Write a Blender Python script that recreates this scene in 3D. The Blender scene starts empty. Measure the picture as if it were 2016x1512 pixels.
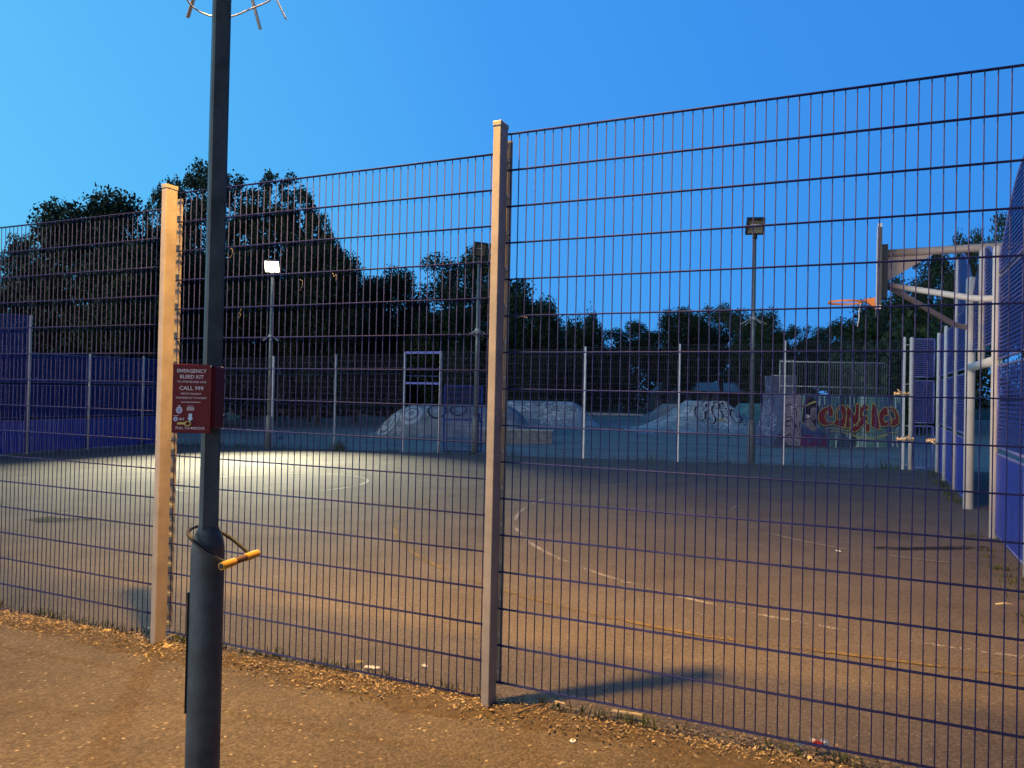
import bpy, bmesh, math, random
from mathutils import Vector, Matrix
import numpy as np
PI = math.pi
sc = bpy.context.scene
COL = sc.collection

# ------------------------------------------------------------------ camera
F, W_PX = 1520.0, 2016.0
CAM_H = 1.70
pitch = math.atan(16 / F); roll = .0214
fwd = Vector((0, math.cos(pitch), math.sin(pitch)))
r0 = Vector((1, 0, 0)); u0 = r0.cross(fwd)
rt = r0 * math.cos(roll) + u0 * math.sin(roll)
up = -r0 * math.sin(roll) + u0 * math.cos(roll)
cd = bpy.data.cameras.new('camera'); cam = bpy.data.objects.new('camera', cd); COL.objects.link(cam)
cd.sensor_width = 36; cd.lens = 36 * F / W_PX; cd.clip_end = 2000; cd.clip_start = .05
cam.matrix_world = Matrix(((rt.x, up.x, -fwd.x, 0), (rt.y, up.y, -fwd.y, 0), (rt.z, up.z, -fwd.z, CAM_H), (0, 0, 0, 1)))
sc.camera = cam

# ------------------------------------------------------------------ world: clear sky after sunset
GLOW = 5.0
world = bpy.data.worlds.new("World"); sc.world = world; world.use_nodes = True
wn = world.node_tree; bg = wn.nodes['Background']
sky = wn.nodes.new('ShaderNodeTexSky'); sky.sky_type = 'NISHITA'; sky.sun_disc = False
sky.sun_elevation = math.radians(4); sky.sun_rotation = math.radians(-100); sky.ozone_density = 6; sky.dust_density = .3
tc = wn.nodes.new('ShaderNodeTexCoord')
dot = wn.nodes.new('ShaderNodeVectorMath'); dot.operation = 'DOT_PRODUCT'
dot.inputs[1].default_value = Vector((-.93, .28, -.22)).normalized()
wn.links.new(tc.outputs['Generated'], dot.inputs[0])
rng = wn.nodes.new('ShaderNodeMapRange'); rng.inputs[1].default_value = -1; rng.inputs[2].default_value = 1
wn.links.new(dot.outputs['Value'], rng.inputs[0])
ramp = wn.nodes.new('ShaderNodeValToRGB'); wn.links.new(rng.outputs[0], ramp.inputs[0])
el = ramp.color_ramp.elements
el[0].position = 0; el[0].color = (.020, .15, .55, 1)
el[1].position = 1; el[1].color = (.20, .72, 1.0, 1)
for p, c in ((.30, (.040, .26, .80)), (.45, (.047, .295, .86)), (.60, (.062, .35, .92)), (.78, (.105, .50, .97))):
    e = el.new(p); e.color = (*c, 1)
mixs = wn.nodes.new('ShaderNodeMixRGB'); mixs.inputs[0].default_value = .92
scl = wn.nodes.new('ShaderNodeMixRGB'); scl.blend_type = 'MULTIPLY'; scl.inputs[0].default_value = 1
scl.inputs[2].default_value = (.5, .5, .5, 1)
wn.links.new(sky.outputs[0], scl.inputs[1]); wn.links.new(scl.outputs[0], mixs.inputs[1]); wn.links.new(ramp.outputs[0], mixs.inputs[2])
sepd = wn.nodes.new('ShaderNodeSeparateXYZ'); wn.links.new(tc.outputs['Generated'], sepd.inputs[0])
def fall(out, a, b, lo):
    q = wn.nodes.new('ShaderNodeMapRange'); q.interpolation_type = 'SMOOTHSTEP'; q.inputs[1].default_value = a; q.inputs[2].default_value = b; q.inputs[3].default_value = 1; q.inputs[4].default_value = lo
    wn.links.new(out, q.inputs[0]); return q.outputs[0]
fz = fall(sepd.outputs['Z'], .46, .85, .36); fb = fall(sepd.outputs['Y'], .15, -.45, .25)     # night comes down from the zenith and from behind
ff_ = wn.nodes.new('ShaderNodeMath'); ff_.operation = 'MULTIPLY'; wn.links.new(fz, ff_.inputs[0]); wn.links.new(fb, ff_.inputs[1])
dim = wn.nodes.new('ShaderNodeMixRGB'); dim.blend_type = 'MULTIPLY'; dim.inputs[0].default_value = 1
wn.links.new(mixs.outputs[0], dim.inputs[1]); wn.links.new(ff_.outputs[0], dim.inputs[2])
gd = wn.nodes.new('ShaderNodeVectorMath'); gd.operation = 'DOT_PRODUCT'; gd.inputs[1].default_value = Vector((-.80, -.60, .06)).normalized()
wn.links.new(tc.outputs['Generated'], gd.inputs[0])
gq = wn.nodes.new('ShaderNodeMapRange'); gq.interpolation_type = 'SMOOTHSTEP'; gq.inputs[1].default_value = .42; gq.inputs[2].default_value = 1.0
wn.links.new(gd.outputs['Value'], gq.inputs[0])
glow = wn.nodes.new('ShaderNodeMixRGB'); glow.blend_type = 'MULTIPLY'; glow.inputs[0].default_value = 1; glow.inputs[1].default_value = (*[c * GLOW for c in (.92, .92, .92)], 1)
gz = fall(sepd.outputs['Z'], .02, .36, 0)
gm = wn.nodes.new('ShaderNodeMath'); gm.operation = 'MULTIPLY'; wn.links.new(gq.outputs[0], gm.inputs[0]); wn.links.new(gz, gm.inputs[1])
wn.links.new(gm.outputs[0], glow.inputs[2])
addg = wn.nodes.new('ShaderNodeMixRGB'); addg.blend_type = 'ADD'; addg.inputs[0].default_value = 1        # last light where the sun went down
wn.links.new(dim.outputs[0], addg.inputs[1]); wn.links.new(glow.outputs[0], addg.inputs[2])
wn.links.new(addg.outputs[0], bg.inputs[0]); bg.inputs[1].default_value = 1.0

sc.view_settings.view_transform = 'Standard'; sc.view_settings.look = 'None'
sc.view_settings.exposure = 0; sc.view_settings.gamma = 1
sc.cycles.max_bounces = 5; sc.cycles.diffuse_bounces = 2; sc.cycles.glossy_bounces = 2
sc.cycles.sample_clamp_indirect = 3; sc.cycles.sample_clamp_direct = 0
STREET_W = 4300; FLOOD_W = 1050

# ------------------------------------------------------------------ frames
A0 = Vector((-.064, 4.24)); EU = Vector((.906, -.4226)).normalized(); EV = Vector((-EU.y, EU.x))
THETA = math.atan2(EU.y, EU.x)
def W(u, v): return A0 + EU * u + EV * v
def G(x, y): return .0225 * (x + .064) - .006 * (y - 4.24)
def Guv(u, v): p = W(u, v); return G(p.x, p.y)

# ------------------------------------------------------------------ materials
MATS = {}
def mat(name, col, rough=.6, metal=0, var=.15, vscale=6, bump=0, bscale=60, spec=.5, col2=None, emis=None, estr=0):
    if name in MATS: return MATS[name]
    m = bpy.data.materials.new(name); m.use_nodes = True; nt = m.node_tree; b = nt.nodes['Principled BSDF']
    b.inputs['Roughness'].default_value = rough; b.inputs['Metallic'].default_value = metal
    b.inputs['Specular IOR Level'].default_value = spec
    t = nt.nodes.new('ShaderNodeTexCoord')
    n = nt.nodes.new('ShaderNodeTexNoise'); n.inputs['Scale'].default_value = vscale; n.inputs['Detail'].default_value = 6
    n.inputs['Roughness'].default_value = .65
    nt.links.new(t.outputs['Object'], n.inputs['Vector'])
    r = nt.nodes.new('ShaderNodeValToRGB'); nt.links.new(n.outputs['Fac'], r.inputs[0])
    c2 = col2 or [c * (1 + var) for c in col]; c1 = [c * (1 - var) for c in col] if not col2 else col
    r.color_ramp.elements[0].position = .32; r.color_ramp.elements[0].color = (*c1, 1)
    r.color_ramp.elements[1].position = .68; r.color_ramp.elements[1].color = (*c2, 1)
    nt.links.new(r.outputs[0], b.inputs['Base Color'])
    if bump:
        n2 = nt.nodes.new('ShaderNodeTexNoise'); n2.inputs['Scale'].default_value = bscale; n2.inputs['Detail'].default_value = 5
        nt.links.new(t.outputs['Object'], n2.inputs['Vector'])
        bp = nt.nodes.new('ShaderNodeBump'); bp.inputs['Strength'].default_value = bump; bp.inputs['Distance'].default_value = .01
        nt.links.new(n2.outputs['Fac'], bp.inputs['Height']); nt.links.new(bp.outputs[0], b.inputs['Normal'])
    if emis:
        b.inputs['Emission Color'].default_value = (*emis, 1); b.inputs['Emission Strength'].default_value = estr
    MATS[name] = m; return m

def asphalt(name, base, grit, scale, bumpd=.006, crack=0, blotch=.25):
    """aggregate in binder: small grains of mixed tone, bright chips, broad worn patches, hairline cracks"""
    m = bpy.data.materials.new(name); m.use_nodes = True; nt = m.node_tree; N = nt.nodes.new; L = nt.links.new
    b = nt.nodes['Principled BSDF']; b.inputs['Roughness'].default_value = .85; b.inputs['Specular IOR Level'].default_value = .25
    t = N('ShaderNodeTexCoord')
    v = N('ShaderNodeTexVoronoi'); v.inputs['Scale'].default_value = scale; L(t.outputs['Object'], v.inputs['Vector'])
    sepc = N('ShaderNodeSeparateColor'); L(v.outputs['Color'], sepc.inputs[0])
    r = N('ShaderNodeValToRGB'); L(sepc.outputs[0], r.inputs[0])
    e = r.color_ramp.elements
    e[0].position = 0; e[0].color = (*[c * .7 for c in base], 1); e[1].position = 1; e[1].color = (*grit, 1)
    for p, k in ((.5, .97), (.82, 1.2), (.985, 1.35)):
        q = e.new(p); q.color = (*[c * k for c in base], 1)
    n = N('ShaderNodeTexNoise'); n.inputs['Scale'].default_value = .9; n.inputs['Detail'].default_value = 8; n.inputs['Roughness'].default_value = .7
    L(t.outputs['Object'], n.inputs['Vector'])
    mr = N('ShaderNodeMapRange'); mr.inputs[1].default_value = .3; mr.inputs[2].default_value = .7
    mr.inputs[3].default_value = 1 - blotch; mr.inputs[4].default_value = 1 + blotch; L(n.outputs['Fac'], mr.inputs[0])
    mu = N('ShaderNodeMixRGB'); mu.blend_type = 'MULTIPLY'; mu.inputs[0].default_value = 1
    L(r.outputs[0], mu.inputs[1]); L(mr.outputs[0], mu.inputs[2])
    out = mu.outputs[0]
    if crack:
        w = N('ShaderNodeTexNoise'); w.inputs['Scale'].default_value = 1.3; L(t.outputs['Object'], w.inputs['Vector'])
        ad = N('ShaderNodeMixRGB'); ad.inputs[0].default_value = .3; L(t.outputs['Object'], ad.inputs[1]); L(w.outputs['Color'], ad.inputs[2])
        vc = N('ShaderNodeTexVoronoi'); vc.feature = 'DISTANCE_TO_EDGE'; vc.inputs['Scale'].default_value = crack; L(ad.outputs[0], vc.inputs['Vector'])
        lt = N('ShaderNodeMath'); lt.operation = 'LESS_THAN'; lt.inputs[1].default_value = .0035; L(vc.outputs['Distance'], lt.inputs[0])
        mk = N('ShaderNodeMath'); mk.operation = 'MULTIPLY'; L(lt.outputs[0], mk.inputs[0])
        n3 = N('ShaderNodeTexNoise'); n3.inputs['Scale'].default_value = .35; L(t.outputs['Object'], n3.inputs['Vector'])
        g = N('ShaderNodeMath'); g.operation = 'GREATER_THAN'; g.inputs[1].default_value = .52; L(n3.outputs['Fac'], g.inputs[0]); L(g.outputs[0], mk.inputs[1])
        mc = N('ShaderNodeMixRGB'); L(mk.outputs[0], mc.inputs[0]); L(out, mc.inputs[1]); mc.inputs[2].default_value = (*[c * .3 for c in base], 1)
        out = mc.outputs[0]
    L(out, b.inputs['Base Color'])
    n2 = N('ShaderNodeTexNoise'); n2.inputs['Scale'].default_value = scale * .6; n2.inputs['Detail'].default_value = 4; L(t.outputs['Object'], n2.inputs['Vector'])
    bp = N('ShaderNodeBump'); bp.inputs['Strength'].default_value = .9; bp.inputs['Distance'].default_value = bumpd
    L(n2.outputs['Fac'], bp.inputs['Height'])
    bp2 = N('ShaderNodeBump'); bp2.inputs['Strength'].default_value = .5; bp2.inputs['Distance'].default_value = bumpd; bp2.invert = True
    L(v.outputs['Distance'], bp2.inputs['Height']); L(bp.outputs[0], bp2.inputs['Normal']); L(bp2.outputs[0], b.inputs['Normal'])
    return m

def worn_paint(name, col, under, keep=.5):
    m = bpy.data.materials.new(name); m.use_nodes = True; nt = m.node_tree; N = nt.nodes.new; L = nt.links.new
    b = nt.nodes['Principled BSDF']; b.inputs['Roughness'].default_value = .8; b.inputs['Specular IOR Level'].default_value = .2
    t = N('ShaderNodeTexCoord')
    n = N('ShaderNodeTexNoise'); n.inputs['Scale'].default_value = 45; n.inputs['Detail'].default_value = 5; L(t.outputs['Object'], n.inputs['Vector'])
    n2 = N('ShaderNodeTexNoise'); n2.inputs['Scale'].default_value = 1.6; n2.inputs['Detail'].default_value = 3; L(t.outputs['Object'], n2.inputs['Vector'])
    a = N('ShaderNodeMath'); a.operation = 'ADD'; L(n.outputs['Fac'], a.inputs[0]); L(n2.outputs['Fac'], a.inputs[1])
    r = N('ShaderNodeMapRange'); r.inputs[1].default_value = 1 - keep * .1 + .02; r.inputs[2].default_value = 1 - keep * .1 + .12; L(a.outputs[0], r.inputs[0])
    mx = N('ShaderNodeMixShader'); tr = N('ShaderNodeBsdfTransparent')
    L(r.outputs[0], mx.inputs[0]); L(tr.outputs[0], mx.inputs[1]); L(b.outputs[0], mx.inputs[2])
    b.inputs['Base Color'].default_value = (*col, 1)
    L(mx.outputs[0], nt.nodes['Material Output'].inputs['Surface'])
    return m

def sprayed(name, base, cols, scale, amount=.5, stretch=(1, 1, 1)):
    """concrete or render covered with layers of sprayed tags"""
    m = bpy.data.materials.new(name); m.use_nodes = True; nt = m.node_tree; N = nt.nodes.new; L = nt.links.new
    b = nt.nodes['Principled BSDF']; b.inputs['Roughness'].default_value = .8
    t = N('ShaderNodeTexCoord'); mp = N('ShaderNodeMapping'); mp.inputs['Scale'].default_value = stretch; L(t.outputs['Object'], mp.inputs[0])
    n0 = N('ShaderNodeTexNoise'); n0.inputs['Scale'].default_value = 2; n0.inputs['Detail'].default_value = 7; L(mp.outputs[0], n0.inputs['Vector'])
    r0_ = N('ShaderNodeValToRGB'); L(n0.outputs['Fac'], r0_.inputs[0])
    r0_.color_ramp.elements[0].position = .3; r0_.color_ramp.elements[0].color = (*[c * .7 for c in base], 1)
    r0_.color_ramp.elements[1].position = .7; r0_.color_ramp.elements[1].color = (*[c * 1.25 for c in base], 1)
    out = r0_.outputs[0]
    for i, c in enumerate(cols):
        mp2 = N('ShaderNodeMapping'); mp2.inputs['Location'].default_value = (i * 7.3, i * 3.1, i * 5.7); L(mp.outputs[0], mp2.inputs[0])
        n = N('ShaderNodeTexNoise'); n.inputs['Scale'].default_value = scale * (1 + .35 * i); n.inputs['Detail'].default_value = 1.5; n.inputs['Distortion'].default_value = 1.6
        L(mp2.outputs[0], n.inputs['Vector'])
        # thin bands of the noise read as looping sprayed strokes
        s = N('ShaderNodeMath'); s.operation = 'SUBTRACT'; s.inputs[1].default_value = .5; L(n.outputs['Fac'], s.inputs[0])
        ab = N('ShaderNodeMath'); ab.operation = 'ABSOLUTE'; L(s.outputs[0], ab.inputs[0])
        lt = N('ShaderNodeMath'); lt.operation = 'LESS_THAN'; lt.inputs[1].default_value = .022 * amount * 2; L(ab.outputs[0], lt.inputs[0])
        nm = N('ShaderNodeTexNoise'); nm.inputs['Scale'].default_value = scale * .38; L(mp2.outputs[0], nm.inputs['Vector'])
        gt = N('ShaderNodeMath'); gt.operation = 'GREATER_THAN'; gt.inputs[1].default_value = .56 - .04 * amount; L(nm.outputs['Fac'], gt.inputs[0])
        mk = N('ShaderNodeMath'); mk.operation = 'MULTIPLY'; L(lt.outputs[0], mk.inputs[0]); L(gt.outputs[0], mk.inputs[1])
        mx = N('ShaderNodeMixRGB'); L(mk.outputs[0], mx.inputs[0]); L(out, mx.inputs[1]); mx.inputs[2].default_value = (*c, 1); out = mx.outputs[0]
    L(out, b.inputs['Base Color'])
    return m

def leaf_mat(name, c1, c2):
    m = bpy.data.materials.new(name); m.use_nodes = True; nt = m.node_tree; N = nt.nodes.new; L = nt.links.new
    b = nt.nodes['Principled BSDF']; b.inputs['Roughness'].default_value = .6; b.inputs['Specular IOR Level'].default_value = .3
    g = N('ShaderNodeNewGeometry'); t = N('ShaderNodeTexCoord')
    n = N('ShaderNodeTexNoise'); n.inputs['Scale'].default_value = 1.1; n.inputs['Detail'].default_value = 3; L(t.outputs['Object'], n.inputs['Vector'])
    a = N('ShaderNodeMath'); a.operation = 'MULTIPLY_ADD'; a.inputs[1].default_value = .35; L(g.outputs['Random Per Island'], a.inputs[0]); L(n.outputs['Fac'], a.inputs[2])
    r = N('ShaderNodeValToRGB'); L(a.outputs[0], r.inputs[0])
    r.color_ramp.elements[0].position = .45; r.color_ramp.elements[0].color = (*c1, 1); r.color_ramp.elements[1].position = .9; r.color_ramp.elements[1].color = (*c2, 1)
    L(r.outputs[0], b.inputs['Base Color'])
    return m

M_wire = mat('blue_wire_paint', (.019, .028, .140), .6, 0, .15, 3, spec=.12)
M_farwire = mat('far_wire_paint', (.045, .055, .10), .45, 0, .2, 3)
M_post = mat('weathered_post_paint', (.35, .31, .26), .55, .0, .2, 5, .15, 90)
M_galv = mat('galvanised_steel', (.50, .52, .52), .5, .25, .15, 14, .1, 80)
M_column = mat('dark_column_paint', (.042, .066, .080), .55, .0, .45, 7, .3, 45)
M_columngalv = mat('aged_galvanised', (.15, .185, .20), .5, .2, .3, 12, .15, 70)
M_blue = mat('blue_goal_wall_paint', (.018, .055, .42), .4, 0, .2, 5)
M_rail = mat('faded_blue_rail', (.15, .17, .46), .4, 0, .2, 5)
M_bluedark = mat('deep_blue_paint', (.012, .030, .27), .45, 0, .2, 5)
M_white = mat('cream_white_paint', (.72, .70, .66), .45, 0, .1, 4)
M_greypost = mat('grey_white_post', (.64, .66, .66), .5, 0, .15, 6)
M_orange = mat('orange_rim_paint', (.90, .27, .035), .5, 0, .15, 20)
M_tan = mat('tan_steel_paint', (.46, .38, .33), .5, 0, .12, 9)
M_board = mat('backboard_dark', (.045, .06, .075), .5, 0, .15, 8)
M_boardface = mat('backboard_face', (.75, .76, .76), .5, 0, .05, 8)
M_black = mat('black_housing', (.015, .015, .017), .5, 0, .2, 20)
M_glassoff = mat('unlit_reflector', (.32, .29, .20), .25, .4, .35, 30)
M_lit = mat('lit_lamp_glass', (1, 1, .9), .3, emis=(1, .93, .62), estr=14)
M_red = mat('red_cabinet_paint', (.105, .004, .012), .5, 0, .12, 15, spec=.15)
M_print = mat('pale_print', (.52, .50, .60), .5, 0, .05, 30)
M_printblue = mat('pale_blue_print', (.40, .58, .85), .5, 0, .05, 30)
M_crest = mat('crest_blue_print', (.20, .28, .58), .5, 0, .1, 60)
M_yellow = mat('yellow_rubber', (.62, .34, .02), .5, 0, .15, 40)
M_yellowtag = mat('dull_yellow_plastic', (.55, .45, .12), .5, 0, .1, 40)
M_lockblack = mat('black_lock_rubber', (.012, .012, .013), .45, 0, .2, 40)
M_lockbrown = mat('worn_lock_body', (.12, .06, .02), .5, 0, .3, 40)
M_court = asphalt('court_asphalt_surface', (.155, .138, .118), (.34, .31, .26), 110, .006, 0, .22)
M_path = asphalt('footpath_asphalt', (.105, .090, .072), (.38, .33, .25), 75, .012, .5, .3)
M_park = asphalt('skatepark_asphalt', (.34, .34, .31), (.45, .45, .44), 40, .006, .1, .2)
M_grass = mat('grass_ground', (.02, .035, .012), .9, 0, .5, 4, .8, 30)
M_soil = mat('verge_soil', (.085, .066, .045), .95, 0, .5, 30, 1.0, 120)
M_linew = worn_paint('worn_white_line', (.42, .40, .36), None, .5)
M_liney = worn_paint('worn_yellow_line', (.27, .20, .08), None, .6)
M_linef = worn_paint('faded_line', (.36, .33, .28), None, -.5)
M_conc = sprayed('sprayed_concrete', (.30, .33, .34), [(.68, .72, .74), (.10, .12, .14)], 2.6, .5)
M_concblue = sprayed('sprayed_pale_blue', (.40, .50, .56), [(.82, .88, .92), (.06, .08, .11), (.12, .25, .36)], 2.2, .8)
M_teal = sprayed('sprayed_teal', (.10, .30, .33), [(.35, .50, .52), (.05, .12, .15)], 2.0, .6)
M_drip = sprayed('teal_dripped_wall', (.12, .27, .26), [(.46, .64, .58), (.03, .06, .07), (.05, .10, .22)], 1.3, 1.8, (3.2, 1, .22))
M_mauve = sprayed('mauve_grey_wall', (.36, .29, .36), [(.66, .62, .66), (.04, .03, .05)], 2.8, .55, (1, 1, .6))
M_violet = sprayed('sprayed_violet', (.10, .11, .20), [(.40, .40, .52), (.03, .03, .06)], 2.0, .6)
M_rust = mat('sprayed_ledge', (.14, .15, .16), .8, col2=(.32, .34, .36), vscale=6)
M_bark = mat('bark', (.045, .036, .028), .9, 0, .4, 6, .8, 20)
M_leafA = leaf_mat('dark_leaf', (.006, .016, .007), (.020, .046, .017))
M_leafB = leaf_mat('grey_green_leaf', (.012, .028, .014), (.042, .074, .036))
M_leafC = leaf_mat('mid_leaf', (.008, .021, .008), (.028, .060, .020))
M_brick = mat('dark_brick', (.10, .07, .06), .9, 0, .3, 5)
M_roof = mat('pale_sheet_roof', (.35, .37, .40), .6, 0, .15, 3)
M_wallpale = mat('pale_render', (.33, .34, .36), .8, 0, .15, 2)
M_win = mat('window_glass', (.03, .05, .07), .1)
M_van = mat('van_white', (.75, .76, .78), .35, 0, .05, 2)
M_litter = leaf_mat('dry_leaf_bits', (.10, .072, .04), (.50, .40, .24))
M_stick = mat('dry_stick', (.20, .13, .07), .85, 0, .4, 30)
M_palestick = mat('pale_wood_strip', (.62, .50, .26), .8, 0, .15, 40)
M_grassblade = leaf_mat('weed_blade', (.03, .05, .012), (.10, .13, .03))
M_maroon = mat('maroon_spray', (.22, .014, .022), .75, 0, .3, 6)
M_outline = mat('yellow_green_spray', (.55, .50, .18), .75, 0, .15, 10)
M_spraydark = mat('near_black_spray', (.010, .011, .022), .75, 0, .3, 8)
M_sprayskin = mat('grey_skin_spray', (.26, .22, .24), .75, 0, .35, 7)
M_sprayblue = mat('blue_robe_spray', (.04, .08, .22), .75, 0, .5, 4)
M_spraypurple = mat('purple_robe_spray', (.15, .03, .12), .75, 0, .5, 4)
M_spraywhite = mat('white_spray', (.62, .64, .66), .75, 0, .1, 8)
M_hole = mat('deep_teal_spray', (.02, .05, .09), .75, 0, .4, 6)
M_tape = mat('torn_pale_tape', (.26, .24, .23), .7, 0, .1, 30)
M_whitebit = mat('white_scrap', (.78, .78, .80), .6, 0, .08, 30)
M_string = mat('dull_string', (.30, .27, .24), .8)
M_redfoil = mat('red_foil', (.55, .05, .03), .3, .3, .3, 40)
M_bluefoil = mat('silver_blue_foil', (.42, .50, .58), .3, .3, .3, 40)
M_warm = mat('warm_far_lamp', (1, .8, .4), .3, emis=(1, .78, .32), estr=9)
M_cool = mat('cool_far_lamp', (.9, .95, 1), .3, emis=(.9, .95, 1), estr=5)

# ------------------------------------------------------------------ mesh builder
class MB:
    def __init__(s): s.v = []; s.f = []; s.sm = []
    def add(s, vs, fs, smooth=False):
        o = len(s.v); s.v += [tuple(p) for p in vs]; s.f += [tuple(i + o for i in f) for f in fs]; s.sm += [smooth] * len(fs); return s
    def box(s, c, d, rz=0, ax=None):
        hx, hy, hz = d[0] / 2, d[1] / 2, d[2] / 2; c = Vector(c); R = ax or Matrix.Rotation(rz, 3, 'Z')
        vs = [c + R @ Vector((x, y, z)) for x in (-hx, hx) for y in (-hy, hy) for z in (-hz, hz)]
        return s.add(vs, [(0, 1, 3, 2), (4, 6, 7, 5), (0, 4, 5, 1), (2, 3, 7, 6), (0, 2, 6, 4), (1, 5, 7, 3)])
    def tube(s, pts, r, n=6, caps=True, smooth=True, rad=None):
        pts = [Vector(p) for p in pts]; rs = rad or [r] * len(pts); rings = []; k = len(pts)
        prev = None
        for i, p in enumerate(pts):
            t = (pts[min(i + 1, k - 1)] - pts[max(i - 1, 0)]).normalized()
            if prev is None:
                a = Vector((0, 0, 1)) if abs(t.z) < .9 else Vector((1, 0, 0)); x = t.cross(a).normalized()
            else:
                x = (prev - t * prev.dot(t)).normalized()
            prev = x; y = t.cross(x)
            rings.append([p + (x * math.cos(2 * PI * j / n) + y * math.sin(2 * PI * j / n)) * rs[i] for j in range(n)])
        vs = [q for r_ in rings for q in r_]; fs = []
        for i in range(k - 1):
            for j in range(n):
                a = i * n + j; b = i * n + (j + 1) % n; fs.append((a, b, b + n, a + n))
        s.add(vs, fs, smooth)
        if caps:
            o = len(s.v) - len(vs)
            s.f += [tuple(o + j for j in range(n))[::-1], tuple(o + (k - 1) * n + j for j in range(n))]; s.sm += [False, False]
        return s
    def prism(s, poly, y0, y1):                      # poly of (x, z) extruded along local y
        n = len(poly); vs = [(x, y0, z) for x, z in poly] + [(x, y1, z) for x, z in poly]
        fs = [tuple(range(n)), tuple(range(2 * n - 1, n - 1, -1))] + [(i, i + n, (i + 1) % n + n, (i + 1) % n) for i in range(n)]
        return s.add(vs, fs)
    def prism_x(s, poly, x0, x1):                    # poly of (y, z) extruded along local x
        n = len(poly); vs = [(x0, y, z) for y, z in poly] + [(x1, y, z) for y, z in poly]
        fs = [tuple(range(n)), tuple(range(2 * n - 1, n - 1, -1))] + [(i, i + n, (i + 1) % n + n, (i + 1) % n) for i in range(n)]
        return s.add(vs, fs)
    def sphere(s, c, r, n=10, sc_=(1, 1, 1)):
        vs = []; fs = []
        for i in range(n + 1):
            a = PI * i / n
            for j in range(n): b = 2 * PI * j / n; vs.append((c[0] + r * sc_[0] * math.sin(a) * math.cos(b), c[1] + r * sc_[1] * math.sin(a) * math.sin(b), c[2] + r * sc_[2] * math.cos(a)))
        for i in range(n):
            for j in range(n): fs.append((i * n + j, (i + 1) * n + j, (i + 1) * n + (j + 1) % n, i * n + (j + 1) % n))
        return s.add(vs, fs, True)
    def mesh(s, name, m):
        me = bpy.data.meshes.new(name); me.from_pydata(s.v, [], s.f); me.materials.append(m)
        me.polygons.foreach_set('use_smooth', s.sm)
        bm = bmesh.new(); bm.from_mesh(me); bmesh.ops.recalc_face_normals(bm, faces=bm.faces); bm.to_mesh(me); bm.free()
        return me

def setp(o, label=None, cat=None, group=None, kind=None):
    if label: o['label'] = label
    if cat: o['category'] = cat
    if group: o['group'] = group
    if kind: o['kind'] = kind
    return o
def obj(name, mb, m, parent=None, bevel=0, label=None):
    o = bpy.data.objects.new(name, mb.mesh(name, m) if isinstance(mb, MB) else mb); COL.objects.link(o)
    if parent is not None: o.parent = parent
    if bevel:
        b = o.modifiers.new('bevel', 'BEVEL'); b.width = bevel; b.segments = 2; b.limit_method = 'ANGLE'; b.angle_limit = math.radians(40)
    if label: o['label'] = label
    return o
def thing(name, loc, rz=0, label=None, cat=None, group=None):
    o = bpy.data.objects.new(name, None); COL.objects.link(o); o.location = loc; o.rotation_euler = (0, 0, rz); o.empty_display_size = .2
    return setp(o, label, cat, group)
def copy_tree(o, parent=None):
    c = o.copy(); COL.objects.link(c); c.parent = parent
    for ch in list(o.children): copy_tree(ch, c)
    return c

# ------------------------------------------------------------------ setting: ground sheets
def sheet(name, poly, lift, m, thick=0):
    vs = [(x, y, G(x, y) + lift) for x, y in poly]
    me = bpy.data.meshes.new(name); me.from_pydata(vs, [], [tuple(range(len(vs)))]); me.materials.append(m)
    o = bpy.data.objects.new(name, me); COL.objects.link(o); return setp(o, kind='structure')
def uvpoly(pts): return [tuple(W(u, v)) for u, v in pts]
sheet('ground', [(-260, -40), (260, -40), (260, 420), (-260, 420)], -.012, M_grass)
sheet('skatepark_ground', uvpoly([(-42, 16.0), (14, 16.0), (14, 60), (-42, 60)]), -.008, M_park)
sheet('court', uvpoly([(-21.4, .02), (4.6, .02), (4.6, 16.1), (-21.4, 16.1)]), 0, M_court)
sheet('footpath', uvpoly([(-30, -14), (12, -14), (12, .02), (-30, .02)]), 0, M_path)

# low soil ridge where the path meets the fence
def verge():
    rnd = random.Random(5); mb = MB(); nu, nv = 240, 12; u0_, u1_ = -7, 3.2; vs = []
    for i in range(nu + 1):
        u = u0_ + (u1_ - u0_) * i / nu
        wob = .05 * math.sin(u * 3.1) + .04 * math.sin(u * 7.7 + 1) + .02 * math.sin(u * 17)
        for j in range(nv + 1):
            t = j / nv; v = -.26 + wob + t * (.34 - wob)
            h = .016 * math.sin(PI * t) ** 1.2 * (1 + .5 * math.sin(u * 5.3) * math.sin(u * 2.1)) + rnd.uniform(-.004, .006)
            if j in (0, nv): h = -.01
            p = W(u, v); vs.append((p.x, p.y, G(p.x, p.y) + h))
    fs = [(i * (nv + 1) + j, (i + 1) * (nv + 1) + j, (i + 1) * (nv + 1) + j + 1, i * (nv + 1) + j + 1) for i in range(nu) for j in range(nv)]
    mb.add(vs, fs, True); o = obj('soil_verge', mb, M_soil); setp(o, kind='structure')
verge()

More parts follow.
